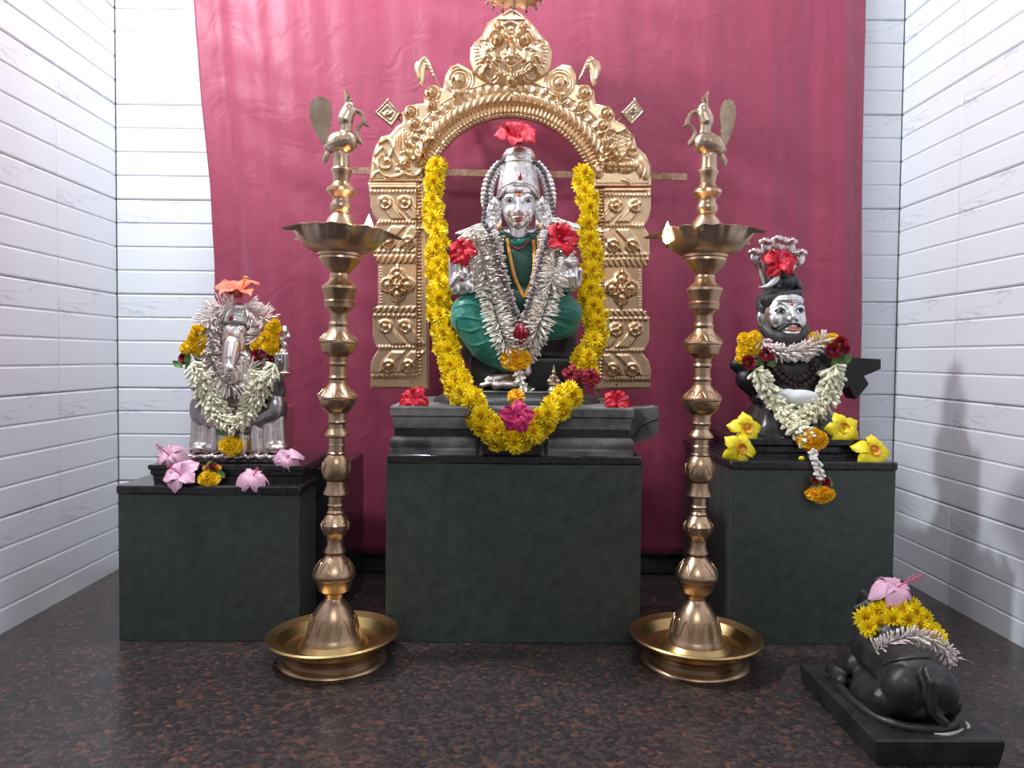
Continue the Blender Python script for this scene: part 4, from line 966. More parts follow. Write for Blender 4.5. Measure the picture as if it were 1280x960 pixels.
K_(b, (655, 386, 4), (702, 388, -8), 22, 22); E_(b, 706, 392, -16, 22, 20, 21); E_(b, 690, 405, -14, 34, 20, 20); E_(b, 672, 402, -8, 26, 20, 22)
PR = [([(672, 392), (690, 386), (708, 385), (722, 390)], 1.4), ([(668, 398), (688, 396), (708, 398), (725, 404)], 1.6), ([(668, 408), (684, 404), (700, 407), (716, 412)], 1.3), ([(670, 418), (690, 420), (706, 418), (722, 408)], 1.4), ([(680, 378), (695, 375), (712, 376)], 1.3), ([(668, 424), (690, 427), (712, 420)], 1.6)]
g1 = remesh(b, 'tmpg', M['green_cloth'], .004, 3, ORG[idol.name]); go = obj('tmpg', g1, None, idol); SG = Surf(go)
for p_, r_ in PR: SG.line(b, p_, r_*s_, .0, 14, 6)
bpy.data.objects.remove(go)
leg2 = blob('draped_leg', b, M['green_cloth'], idol, .0022, 2); leg2['label'] = 'green silk over the folded right hand leg'
# head
b = MB()
E_(b, 648, 256, 0, 22, 22, 29); E_(b, 648, 266, -4, 19, 19, 21); E_(b, 648, 280, -11, 8.5, 8, 6.5); E_(b, 637.5, 266, -11, 8.5, 9, 9.5); E_(b, 658.5, 266, -11, 8.5, 9, 9.5)
E_(b, 648, 240, -7, 18, 15, 11); K_(b, (648.5, 248, -20.5), (649, 263, -26), 2.2, 3.4); E_(b, 645.5, 265.3, -23, 2.6, 3, 2.2); E_(b, 652.5, 265.3, -23, 2.6, 3, 2.2)
K_(b, (641.5, 273, -19.5), (648, 271.6, -22.5), 1.4, 1.9); K_(b, (648, 271.6, -22.5), (654.5, 273, -19.5), 1.9, 1.4); K_(b, (643.5, 275.4, -20), (652.5, 275.4, -20), 1.7, 1.7)
for ex in (636.8, 660.2): E_(b, ex, 249.3, -17.0, 6.2, 4.5, 3.4)
head = blob('head', b, M['silver'], idol, .0011, 2); SH = Surf(head)
lp_ = MB(); SH.line(lp_, [(641.5, 273), (645, 271.6), (648, 272.2), (651, 271.6), (654.5, 273)], .0030, .0006, 14); SH.line(lp_, [(643, 275), (648, 276.4), (653, 275)], .0030, .0004, 12); obj('lips', lp_, M['lip'], head)
for ex in (636.8, 660.2):
    e = MB(); SH.line(e, [(ex-6.2, 250), (ex-2, 246.9), (ex+2.5, 247), (ex+6.2, 250)], .0016, .0004, 14); SH.line(e, [(ex-5.8, 250.6), (ex, 253), (ex+5.8, 250.6)], .0010, .0004, 12)
    p = SH.hit(ex, 249.9, -.0002); e.ell(p, (.0052, .0022, .0046), nu=12, nv=8); obj('painted_eye', e, M['charcoal'], head)
    e = MB(); sg = 1 if ex > 648 else -1; SH.line(e, [(648+sg*4.5, 245.3), (648+sg*11, 240.6), (648+sg*18, 243.5), (648+sg*20.5, 247)], .0013, .0003, 14); obj('eyebrow', e, M['charcoal'], head)
for (x, y, r_, m_) in ((648.6, 244.3, 2.6, 'tilak'), (648.6, 240.2, 1.9, 'kumkum'), (652, 271, 1.0, 'white')):
    obj('forehead_mark' if m_ != 'white' else 'nose_ring', MB().ell(SH.hit(x, y, .0003), (r_*s_, .0022, r_*s_), nu=10, nv=6), M[m_], head)
for ex, sg in ((622, -1), (674, 1)):
    b = MB(); E_(b, ex, 261, 2, 4.6, 5, 9.5); K_(b, (ex-sg*.5, 268, 0), (ex, 273, -2), 3.4, 2.8); ear = blob('ear', b, M['silver'], idol, .0014, 1)
    obj('earring', MB().ell(c(ex+sg*1+(3 if sg < 0 else 0), 284, -8), (4.2*s_, 3.5*s_, 4.5*s_), nu=12, nv=8).tube([c(ex, 273, -4), c(ex+sg, 281, -7)], .0012, 5), M['gold'], ear)
# crown
cw = MB(); q0 = c(648, 252, 2)
zz = lambda py: c(648, py, 2).z
prof = [(26.5, 252), (27, 246), (26.6, 240), (25.6, 232), (24, 222), (21.5, 213), (19.6, 206), (20.8, 205), (21, 203), (19.4, 201), (19, 197.5), (20.4, 196), (20.4, 194), (18.8, 192.6), (18, 190), (16, 187.4), (12, 185.8), (3, 185)]
def wobc(r, z, a): return r*(1-.10*max(0, -math.sin(a))), z + max(0, -math.sin(a))**1.5*max(0, (zz(236)-z))*1.02
cw.lathe((q0.x, q0.y), [(r*s_, zz(y)) for r, y in prof], 72, wob=wobc, sy=.95)
crown = obj('crown', cw, M['chased'], idol, ang=50); SC = Surf(crown)
for k_ in range(1):
    tr = MB()
    SC.line(tr, [(620.5, 250), (626, 236), (637, 229), (648.5, 227.5), (660, 229), (670, 236), (674.5, 248)], .0034, .0004, 40, taper=False)
    obj('brow_band', tr, M['silver_worn'], crown)
eng = MB()
for sg in (-1, 1):
    for k in range(4):
        x0 = 648.5+sg*(5+k*4.2); SC.line(eng, [(x0, 224-k*.2), (x0+sg*2.6, 219+k*1.2), (x0+sg*1, 214+k*1.5), (x0-sg*1.6, 217+k)], .0011, .0002, 10)
    SC.line(eng, [(648.5+sg*3, 209), (648.5+sg*10, 212), (648.5+sg*17, 219)], .0011, .0002, 12); SC.line(eng, [(648.5+sg*22, 226), (648.5+sg*17, 214), (648.5+sg*12, 208)], .0012, .0002, 12)
obj('crown_tracery', eng, M['silver'], crown)
rb = MB(); P0 = SC.hit(650, 221, .0010); rb.lathe((P0.x, P0.y), [(.0004, P0.z+.014), (.003, P0.z+.006), (.0055, P0.z-.001), (.0052, P0.z-.005), (.003, P0.z-.008), (.0004, P0.z-.009)], 14)
obj('ruby', rb, M['ruby'], crown)
# fluted silver halo and filigree side plates
n = 46
for sd in (-1, 1):
    hl = MB()
    for k in range(n):
        a = math.radians(-52 + 284*k/(n-1)); x, y = 648+math.cos(a)*45, 247-math.sin(a)*(53 if math.sin(a) > 0 else 44)
        x2, y2 = 648+math.cos(a)*35, 247-math.sin(a)*(43 if math.sin(a) > 0 else 37)
        if 60 < math.degrees(a) < 120 or (math.cos(a) > 0) != (sd > 0): continue
        K_(hl, (x, y, 10), (x2, y2, 8), 2.9, 2.4, n=8)
    halo = obj('halo_arc', remesh(hl, 'halo_arc', M['silver'], .0016, 0, ORG[idol.name]), None, idol); halo['label'] = 'fluted silver halo arc, ' + ('right' if sd > 0 else 'left') + ' side'
    obj('halo_back', MB().tube([c(648+math.cos(a)*37, 247-math.sin(a)*(45 if math.sin(a) > 0 else 39), 12) for a in np.radians(np.linspace(-52, 60, 30) if sd > 0 else np.linspace(120, 232, 30))], 6*s_, 8, flat=.35), M['silver_dark'], halo)
for sg in (-1, 1):
    fp = MB(); R_ = random.Random(5)
    out = [(648+sg*20, 252), (648+sg*30, 246), (648+sg*38, 258), (648+sg*46, 280), (648+sg*36, 296), (648+sg*20, 292)]
    pl = Relief([tuple(p) for p in (out if sg < 0 else out[::-1])], 1.0); pl.rim(1.5, 2)
    for k in range(70):
        pl.eld(648+sg*R_.uniform(20, 44), R_.uniform(248, 294), 1.7, 1.7, 1.6)
    obj('filigree_plate', pl.mesh('filigree_plate', Frame(2.085), M['silver'], ORG[idol.name], 3), None, idol)
# necklaces
nk = MB(); nk.tube([c(*p) for p in spline([(622, 280, -4), (632, 291, -12), (646, 297.5, -17), (662, 294, -14), (678, 282, -4)], 20)], .0022, 6); obj('neck_cord', nk, M['cord'], idol)
ST = Surf(torso, arms)
br = MB(); P = [ST.hit(x, y, .003, c(x, y, -18)) for x, y in spline([(634, 298), (638, 322), (643, 345), (650, 362), (655, 371), (661, 360), (667, 340), (668, 318), (667, 300)], 40)]
br.tube(P, .0048, 8, flat=.4); obj('gold_braid', br, M['orange_braid'], idol)
gb = []
for x, y in spline([(630, 296), (627, 315), (629, 335), (634, 350)], 14): gb.append(ST.hit(x, y, .004, c(x, y, -16)))
for x, y in spline([(672, 296), (672, 312), (668, 328)], 11): gb.append(ST.hit(x, y, .004, c(x, y, -16)))
beads(idol, 'gold_bead', gb, .0040, M['gold'], 3)
pn = MB(); P = [ST.hit(x, y, .004, c(x, y, -18)) for x, y in spline([(637, 306), (648, 311), (657, 306), (660, 301)], 9)]
beads(idol, 'red_bead', P, .0034, M['lip'], 4)
gc = MB(); gc.tube([ST.hit(x, y, .002, c(x, y, -18)) for x, y in spline([(638, 303), (648, 304), (658, 299), (660, 296)], 12)], .0085, 8, flat=.4); obj('blouse_knot', gc, M['green_cloth'], idol)['label'] = 'bright green knot at the neckline'
# small brass figurine beside the feet
fg = c(692, 478, -40); figz = zt
t = thing('figurine', 'tiny seated brass figurine on the stone base beside the large idol', 'figurine', (fg.x, fg.y, figz))
fm_ = Frame(fg.y); b = MB(); h = lambda dx, dz: Vector((fg.x+dx*fm_.s, fg.y, figz+dz*fm_.s))
b.lathe((fg.x, fg.y), [(8.5*fm_.s, figz), (8.8*fm_.s, figz+2*fm_.s), (7*fm_.s, figz+4*fm_.s), (6*fm_.s, figz+7*fm_.s), (8*fm_.s, figz+9*fm_.s), (7.5*fm_.s, figz+11*fm_.s)], 20)
obj('seat', b, M['brass_dull'], t)
b = MB(); b.cap(h(-6, 13), h(6, 13), 2.8*fm_.s, 2.8*fm_.s, 8).cap(h(0, 13), h(0, 19), 4*fm_.s, 3.2*fm_.s, 8).ell(h(0, 24), (2.9*fm_.s, 2.8*fm_.s, 3.3*fm_.s)).cap(h(0, 26), h(0, 33), 2.3*fm_.s, .6*fm_.s, 8).cap(h(-3.4, 19), h(-6.5, 14), 1.3*fm_.s, 1.1*fm_.s, 8).cap(h(3.4, 19), h(6.5, 15), 1.3*fm_.s, 1.1*fm_.s, 8)
blob('figure', b, M['brass_dull'], t, .0011, 1)

# ------------------------------------------------------------------ garlands of the central idol
SALL = Surf(torso, arms, leg1, leg2, stone_body)
g = thing('bead_necklace', 'long grey rudraksha bead rosary over the crown and chest of the central idol', 'necklace', c(651, 412, -30))
mp_ = [(612, 288, -6), (607, 268, 0), (608, 240, 0), (616, 215, 2), (630, 199, 4)]
top = [c(*p) for p in spline([(630, 199, -4), (618, 212, -6), (610, 232, -8), (607, 255, -10), (604, 275, -14)], 60)]
topr = [c(*p) for p in spline([(664, 199, -4), (678, 212, -6), (685, 232, -8), (690, 255, -10), (693, 275, -14)], 60)]
def drape(pts, lift, n, dflt=-20, F=FC, S=None, push=0.0):
    out = []
    for x, y in spline(pts, n):
        p = (S or SALL).hit(x, y, lift, None); q = F.p(x, y, dflt)
        if p is None or p.y > q.y: p = q
        out.append(p)
    for _ in range(3):
        out = [out[0]]+[(out[i-1]+out[i]*2+out[i+1])/4 for i in range(1, len(out)-1)]+[out[-1]]
    return out
bl = even(top, .0125) + even(drape([(604, 277), (613, 292), (620, 312), (626, 338), (634, 362), (642, 388), (650, 408)], .036, 60, -32), .0128)
brr = even(topr, .0125) + even(drape([(690, 280), (684, 298), (677, 322), (671, 346), (664, 370), (656, 396)], .036, 60, -32), .0128)
beads(g, 'bead', bl+brr+[c(654, 402, -36)], .0072, M['bead'], 9)
def tassel(parent, name, pts, F, L, r, m, per=6, n=10, seed=3):
    P = path_pts(F, pts, n); mb = strand_of_buds(MB(), P, per, L, r, seed, lean=1.6); o = obj(name, mb, M[m], parent); o['kind'] = 'stuff'; return o
g = thing('bud_garland', 'long double garland of pinkish white tuberose buds on the chest of the central idol', 'garland', c(648, 440, -30), 'garlands of white buds')
for k, (pts, col, L, seed) in enumerate((([(588, 284), (598, 310), (606, 340), (613, 370), (622, 402), (632, 428), (641, 444)], 'bud_w', 18, 1), ([(608, 292), (616, 320), (622, 350), (630, 380), (640, 410), (648, 430)], 'bud_p', 14, 2),
        ([(708, 276), (700, 305), (694, 335), (688, 362), (678, 395), (668, 422), (654, 444)], 'bud_w', 17, 3), ([(690, 290), (683, 320), (677, 350), (670, 378), (662, 402), (653, 430)], 'bud_p', 13, 4))):
    P = drape(pts, .012, 62, -24); o = obj('bud_strand', strand_of_buds(MB(), P, 9, L*s_, 1.25*s_, seed, lean=.22), M[col], g); o['kind'] = 'stuff'
inst('marigold', MARI[0], g, c(644, 449, -34), facing((0, -1, .1)), (20*s_, 15*s_, 17*s_))
tassel(g, 'bud_tassel', [(648, 462, -38), (651, 474, -42), (655, 490, -46)], FC, 8*s_, 1.8*s_, 'bud_w', 5, 9)
rp_ = petal_mesh('petal', 'crimson', wd=.6, rise=.3)
for k in range(3): inst('red_petal', rp_, g, c(650, 404, -38), Quaternion((0, 1, 0), PI/2+.1*k-.1) @ Quaternion((1, 0, 0), PI/2+.5*k-.5), 28*s_)
for k in range(4): inst('leaf', LEAFM, g, c(658+k*2, 494, -44), facing((.3*k-.4, -1, .3), k*1.3), 12*s_)
P = FC.p(659, 492, -44); o = obj('bud_tuft', strand_of_buds(MB(), [P, P+Vector((.004, -.003, -.004)), P+Vector((.006, -.004, -.01))], 7, 12*s_, 1.5*s_, 8), M['bud_p'], g); o['kind'] = 'stuff'

g = thing('chrysanthemum_garland', 'long garland of yellow chrysanthemums framing the central idol down to its pedestal', 'garland', at(640, 555, 1.83), 'garlands of yellow chrysanthemums')
ga = [(546, 208, 2.26), (543, 225, 2.25), (541, 250, 2.24), (543, 275, 2.22), (549, 298, 2.19), (545, 315, 2.17), (550, 345, 2.14), (549, 380, 2.10), (554, 410, 2.07), (561, 440, 2.03), (568, 470, 1.97), (578, 492, 1.92), (592, 510, 1.87), (610, 530, 1.825), (628, 547, 1.815), (645, 553, 1.815), (662, 545, 1.815), (682, 522, 1.82), (702, 505, 1.86), (720, 487, 1.92)]
gb_ = [(730, 218, 2.26), (731, 240, 2.25), (736, 262, 2.23), (734, 285, 2.21), (737, 305, 2.18), (741, 330, 2.15), (737, 350, 2.13), (741, 380, 2.10), (745, 405, 2.07), (741, 428, 2.04), (733, 448, 2.02), (731, 462, 2.00)]
R_ = random.Random(11); cnt = 0; core = []
for L, path in ((0, ga), (1, gb_)):
    P = spline(path, 400); W_ = [at(p[0], p[1], p[2]) for p in P]; E1 = even(W_, .0180); core.append(W_)
    for k, w_ in enumerate(E1):
        tt = k/len(E1); wide = .75 if w_.z > .95 else 1.0
        for j in range(2):
            off = (-1 if j else 1)*R_.uniform(.004, .022)*wide; t_ = (E1[min(k+1, len(E1)-1)]-E1[max(k-1, 0)]).normalized(); sd = t_.cross(Vector((0, -1, 0))).normalized()
            p = w_+sd*off+Vector((0, R_.uniform(-.010, .004), 0)) + t_*R_.uniform(-.006, .006)
            nn = Vector((sd.x*off*70+R_.uniform(-.5, .5), -1, sd.z*off*70+R_.uniform(-.4, .5)))
            inst('flower', MUM[R_.randrange(3)], g, p, facing(nn, R_.random()*6), R_.uniform(.019, .030))
        if k % 3 == 0: inst('flower', MUM[R_.randrange(3)], g, w_+Vector((0, -.016, 0)), facing((R_.uniform(-.4, .4), -1, R_.uniform(-.2, .4)), R_.random()*6), .027)
for W_ in core:
    o = obj('thread', MB().tube(W_[::8], .004, 6), M['leaf'], g)
for (x, y, sx) in ((716, 469, -1), (736, 472, 1)):
    hibiscus('red_flower', None, at(x, y, 1.95), (sx*.3, -1, .1), .030, 'crimson', 1.0*sx, 'crumple', parent=g, npet=8, pist=False)
o = obj('red_flower', MB().ell((0, 0, 0), (.001, .001, .001), nu=4, nv=3), M['red'], g) if False else None
# loose and tucked flowers
hibiscus('hibiscus', 'magenta double flower tied at the lowest point of the long yellow garland', at(647, 521, 1.765), (0, -1, .15), .044, 'magenta', .3, 'crumple', npet=13, pist=False)
mg = obj('marigold', MARI[0], None, None, org=None); mg.location = at(645, 496, 1.84); mg.rotation_mode = 'QUATERNION'; mg.rotation_quaternion = facing((0, -.6, 1)); mg.scale = (.022,)*3
tag(mg, 'small yellow marigold just above the magenta flower on the centre pedestal', 'flower'); ORG[mg.name] = Vector(mg.location)
hibiscus('hibiscus', 'red hibiscus lying on the left end of the carved stone seat', Vector((at(518, 500, 1.89).x, 1.89, ZS+.010)), (-.3, -.8, .5), .042, 'red', 0, 'crumple', npet=5, pist=True, group=None)
hibiscus('hibiscus', 'red hibiscus lying on the right end of the carved stone seat', Vector((at(770, 502, 1.89).x, 1.89, ZS+.010)), (.3, -.8, .5), .038, 'red', 2.2, 'crumple', npet=5, pist=True)
hibiscus('hibiscus', 'red hibiscus standing on top of the tall silver crown', c(646, 179, -10), (.1, -.8, .55), .058, 'red', .6, 'cup', npet=5)
hibiscus('hibiscus', 'red hibiscus tucked behind the open silver palm on the left', c(579, 316, -30), (-.1, -1, .2), .042, 'red', 2.5, 'crumple', npet=5)
hibiscus('hibiscus', 'red hibiscus tucked behind the silver pot held on the right', c(702, 300, -34), (.1, -1, .15), .047, 'red', 1.2, 'cup', npet=5)

# ------------------------------------------------------------------ elephant headed idol on the left
FG = Frame(2.0); gp = FG.p; gs = FG.s
ele = thing('elephant_headed_idol', 'small seated silver elephant headed idol on the left pedestal', 'idol', (gp(298, 570).x, 2.0, bz))
Eg = lambda mb, *a, **k: E_(mb, *a, F=FG, **k); Kg = lambda mb, a, b, ra, rb, n=12: K_(mb, a, b, ra, rb, F=FG, n=n)
b = MB(); x0, x1 = gp(241, 570).x, gp(357, 570).x; b.box(x0, x1, 1.925, 2.11, bz, bz+10*gs, .003)
for k in range(26):
    r_ = random.Random(k); Eg(b, 243+k*4.5, 572-(k % 3), -36, 4, 4, 3.5, nu=8, nv=6)
base = blob('foil_base', b, M['silver_worn'], ele, .0022, 1); base['label'] = 'crumpled silver foil base'
b = MB()
Eg(b, 297, 485, -4, 44, 30, 42); Eg(b, 298, 455, 0, 40, 26, 30); Eg(b, 300, 430, 4, 34, 22, 30)
Eg(b, 253, 512, -18, 15, 16, 22); Eg(b, 345, 512, -16, 14, 16, 24); Kg(b, (262, 520, -20), (300, 535, -26), 16, 14); Kg(b, (338, 520, -18), (300, 535, -26), 15, 14)
Kg(b, (322, 462, -8), (345, 488, -16), 13, 13); Kg(b, (345, 488, -16), (344, 474, -24), 13, 10); Kg(b, (345, 470, -22), (350, 452, -22), 8, 9)
Kg(b, (272, 455, -4), (248, 480, -10), 13, 11); Kg(b, (248, 480, -10), (250, 465, -20), 10, 9)
body = blob('body', b, M['silver_dark'], ele, .003, 3)
b = MB()
for k, (x, w_) in enumerate(((247, 8), (258, 7), (270, 7), (283, 8), (300, 9), (318, 9), (334, 8), (348, 9))):
    Kg(b, (x, 518, -20-8*math.sin(k/7*PI)), (x+(k-3.5)*.6, 562, -24-8*math.sin(k/7*PI)), w_*.9, w_)
Eg(b, 251, 560, -30, 11, 12, 6); Eg(b, 346, 560, -30, 13, 12, 7); b.box(gp(244, 0, 0).x, gp(355, 0, 0).x, 1.965, 2.09, bz+8*gs, gp(298, 508).z)
lg = blob('draped_legs', b, M['silver_worn'], ele, .0026, 2); lg['label'] = 'reddish worn silver drapery over the legs'
b = MB()
Eg(b, 294, 422, -14, 18, 17, 20); Eg(b, 288, 413, -18, 11, 10, 8); Eg(b, 301, 413, -18, 9, 9, 8); Eg(b, 299, 434, -16, 12, 13, 15)
Kg(b, (290, 432, -26), (287, 448, -32), 11.5, 9.5); Kg(b, (287, 448, -32), (286, 460, -36), 9.5, 7.5); Kg(b, (286, 460, -36), (287, 464, -42), 8, 7)
Kg(b, (306, 442, -22), (312, 449, -28), 3.4, 2.2)
hd = blob('head', b, M['silver_worn'], ele, .0018, 2); hd['label'] = 'silver elephant head with the trunk hanging straight down'; SE = Surf(hd)
e = MB()
for a_ in ([(281, 416), (285, 414), (289, 416)], [(290, 419), (296, 421), (301, 418)], [(283, 432), (283, 445), (284, 455)], [(288, 430), (288, 440), (287, 452)], [(281, 460), (286, 464), (292, 461)]): SE.line(e, a_, .0013, .0002, 10)
obj('incised_lines', e, M['silver_dark'], hd); tk = MB(); SE.line(tk, [(286, 414), (286, 419)], .0022, .0004, 6); SE.line(tk, [(289.5, 417), (289.5, 420)], .0016, .0004, 5); obj('forehead_mark', tk, M['tilak'], hd)
obj('trunk_tip', MB().ell(gp(287, 461, -48), (6*gs, 4*gs, 5.5*gs)), M['silver'], hd)
cr = MB(); q0 = gp(298, 400, -6); zz = lambda py: gp(298, py, -6).z
cr.lathe((q0.x, q0.y), [(20*gs, zz(412)), (21.5*gs, zz(406)), (21*gs, zz(401)), (20*gs, zz(398)), (19.5*gs, zz(392)), (17*gs, zz(389)), (18*gs, zz(386)), (16.5*gs, zz(382)), (12*gs, zz(379)), (3*gs, zz(377.5))], 40, wob=lambda r, z, a: (r*(1+.02*math.cos(a*18)), z+max(0, -math.sin(a))*max(0, zz(400)-z)*.8))
co = obj('crown', cr, M['chased'], ele, ang=50); SK = Surf(co)
e = MB()
for k in range(4): SK.line(e, [(280, 404-k*4), (290, 402-k*4.3), (303, 404-k*4.2), (316, 410-k*4)], .0010, .0002, 18)
obj('crown_rings', e, M['silver'], co); p = SK.hit(288.5, 398, .0006)
if p: obj('red_stone', MB().ell(p, (.0055, .003, .0065), nu=10, nv=7), M['ruby'], co)
b = MB(); R_ = random.Random(3)
Kg(b, (354, 466, -20), (352, 440, -18), 6, 7)
for k in range(4): Kg(b, (346+k*4.2, 458, -24), (345+k*4.4, 443, -28), 2.8, 2.5)
for k in range(9): Eg(b, 348+R_.uniform(0, 12), 438-k*3.4, -20+R_.uniform(-4, 4), 4.2, 4, 4.2, nu=8, nv=6)
hk = blob('raised_hand', b, M['silver'], ele, .0018, 1); hk['label'] = 'raised silver hand holding an ornate emblem'
tb = MB().tube([gp(354+math.cos(a)*9.5, 467+math.sin(a)*1.0, -20+math.sin(a)*9.5) for a in np.linspace(0, 2*PI, 24)], .0022, 6, cap=False); obj('bangle', tb, M['gold'], hk)
SGN = Surf(body, lg, hd, co, hk)
g = thing('bud_garland', 'garland of thin pinkish buds looped over the shoulders of the elephant headed idol', 'garland', gp(290, 480, -30), 'garlands of white buds')
for k, (pts, n) in enumerate((([(290, 385), (272, 385), (260, 398), (259, 420), (262, 442), (268, 460), (278, 475), (290, 482), (303, 475), (312, 462), (317, 450)], 56), ([(306, 383), (320, 394), (332, 398), (328, 412), (322, 428)], 26), ([(262, 392), (270, 396), (266, 425), (268, 440)], 18))):
    P = drape(pts, .010, n, -18 if k else -20, FG, SGN); o = obj('bud_strand', strand_of_buds(MB(), P, 9, 17*gs, 1.0*gs, 20+k, lean=.35, depthk=.45), M['bud_p'], g); o['kind'] = 'stuff'
g = thing('jasmine_garland', 'thick cream jasmine garland with marigold, rose and leaf shoulders on the elephant headed idol', 'garland', gp(290, 545, -34), 'cream jasmine garlands')
for k, pts in enumerate(([(240, 452), (247, 475), (256, 498), (268, 518), (284, 530)], [(252, 462), (262, 490), (276, 512)], [(343, 455), (333, 480), (320, 502), (305, 522), (294, 530)], [(330, 462), (322, 480), (312, 500)])):
    P = drape(pts, .016, 24, -34, FG, SGN); o = obj('jasmine_strand', strand_of_buds(MB(), P, 7, 14*gs, 1.9*gs, 40+k, lean=1.1), M['bud_c'], g); o['kind'] = 'stuff'
R_ = random.Random(6)
for (tri, n) in (([(249, 404), (230, 440), (256, 441)], 34), ([(344, 401), (318, 434), (347, 442)], 44)):
    for k in range(n):
        u, v = R_.random(), R_.random()
        if u+v > 1: u, v = 1-u, 1-v
        x = tri[0][0]+u*(tri[1][0]-tri[0][0])+v*(tri[2][0]-tri[0][0]); y = tri[0][1]+u*(tri[1][1]-tri[0][1])+v*(tri[2][1]-tri[0][1])
        inst('marigold', MARY[k % 2], g, gp(x, y, -26+R_.uniform(-4, 4)), facing((R_.uniform(-.4, .4), -1, R_.uniform(-.3, .5)), R_.random()*6), R_.uniform(5.5, 7.5)*gs)
for x, y, d in ((231, 448, -18), (252, 446, -20), (322, 444, -30), (341, 448, -22), (291, 538, -42)): inst('rose', ROSE, g, gp(x, y, d), facing((R_.uniform(-.4, .4), -1, .3), R_.random()*6), 8*gs)
for x, y in ((233, 455), (242, 452), (248, 458), (228, 460), (318, 452), (331, 448), (336, 456), (326, 456), (280, 545), (300, 545), (290, 546), (284, 548), (296, 549)):
    inst('leaf', LEAFM, g, gp(x, y, -30 if y < 500 else -46), facing((R_.uniform(-.6, .6), -1, R_.uniform(-.2, .6)), R_.random()*6), 14*gs)
for x, y in ((283, 557), (295, 557), (289, 561), (289, 553)): inst('marigold', MARY[x % 2], g, gp(x, y, -46), facing((R_.uniform(-.3, .3), -1, .2), R_.random()*6), 9.5*gs)
hibiscus('hibiscus', 'coral hibiscus with pale edges on the crown of the elephant headed idol', gp(298, 373, -6), (0, -.55, .9), 28*gs, 'coral', .5, 'cup', npet=5)
zp = zl2
def on(px, py, Y, z): p = at(px, py, Y); return Vector((p.x, Y, z))
hibiscus('hibiscus', 'pale pink hibiscus at the left end of the slab, leftmost of the pink ones', Vector((at(212, 576, 1.91).x, 1.91, bz+.020)), (-.25, -.8, .65), .047, 'pink', 2.6, 'droop', npet=5)
hibiscus('hibiscus', 'wide open pale pink hibiscus leaning on the slab left of the loose marigold bunch', Vector((at(227, 594, 1.862).x, 1.862, zp+.022)), (-.1, -.75, .6), .048, 'pink', .9, 'flat', npet=5)
hibiscus('hibiscus', 'pale pink hibiscus face down on the front slab, right of the loose marigold bunch', Vector((at(316, 597, 1.868).x, 1.868, zp+.020)), (.1, -.5, .85), .046, 'pink', .2, 'droop', npet=5)
hibiscus('hibiscus', 'pale pink hibiscus at the right foot of the elephant headed idol', Vector((at(359, 572, 1.895).x, 1.895, bz+.018)), (.2, -.8, .6), .038, 'pink', 1.6, 'droop', npet=5)
t = thing('marigold_bunch', 'loose yellow marigold bunch with a rose and leaves on the left pedestal', 'flower', Vector((at(262, 592, 1.862).x, 1.862, zp)))
cb = ORG[t.name]
for dx, dz in ((-.011, .016), (.011, .016), (0, .022), (0, .012)): inst('marigold', MARY[0], t, cb+Vector((dx, -.004, dz)), facing((dx*30, -1, .3), dx*90), .0175)
inst('rose', ROSE, t, cb+Vector((.004, .004, .042)), facing((0, -.6, 1)), .015)
for k in range(7): inst('leaf', LEAFM, t, cb+Vector((-.012+.005*k, .002, .036)), facing((-.6+.2*k, -1, .5), k*.9), .026)
for dx in (-.012, .018): inst('marigold', MARI[1], t, cb+Vector((dx, .008, .040)), facing((0, -1, .4)), .008)

# ------------------------------------------------------------------ moustached bust on the right
FS = Frame(2.04); sp_ = FS.p; ss = FS.s
Es = lambda mb, *a, **k: E_(mb, *a, F=FS, **k); Ks = lambda mb, a, b, ra, rb, n=12: K_(mb, a, b, ra, rb, F=FS, n=n)
bust = thing('bust', 'black stone bust with silver moustached face and silver cobra hood on the right pedestal', 'idol', (sp_(990, 548).x, 2.06, sz))
bxp = sp_(990, 548).x; zz = lambda py: sp_(990, py).z
b = MB().lathe((bxp-.004, 2.06), [(74*ss, sz), (72*ss, sz+.010), (62*ss, sz+.030), (52*ss, zz(512)), (46*ss, zz(505)), (50*ss, zz(502)), (52*ss, zz(497)), (50*ss, zz(492)), (40*ss, zz(488)), (38*ss, zz(480))], 14, sy=.85, wob=lambda r, z, a: (r*(1+.03*math.cos(a*3+1)), z))
obj('flared_base', b, M['black_gran'], bust, ang=30)
b = MB(); Es(b, 990, 470, 6, 46, 28, 34); Ks(b, (945, 456, 6), (1045, 452, 10), 20, 20); Ks(b, (945, 460, 4), (922, 456, 8), 15, 10); Ks(b, (935, 474, 6), (960, 492, 8), 16, 18); Es(b, 995, 492, 2, 30, 22, 18)
sh = blob('shoulders', b, M['black'], bust, .0035, 3)
wg = MB(); wg.slab([(1046, 446), (1101, 449), (1101, 461), (1090, 466), (1080, 470), (1086, 480), (1078, 490), (1070, 499), (1062, 484), (1046, 486)], lambda x, y, d: at(x, y, 2.04) + Vector((0, d*.06, 0)), 1)
obj('arm_block', wg, M['black'], bust, smooth=False)['label'] = 'angular black arm stump pointing right'
wg = MB(); wg.slab([(1040, 450), (1096, 452), (1094, 460), (1076, 468), (1060, 478), (1040, 476)], lambda x, y, d: at(x, y, 2.02) + Vector((0, d*.02, 0)), 1); obj('arm_block', wg, M['black'], bust, smooth=False)
b = MB(); Ks(b, (984, 438, 0), (986, 418, 2), 19, 17); Es(b, 984, 440, -4, 26, 18, 9); nk = blob('neck', b, M['silver'], bust, .002, 2)
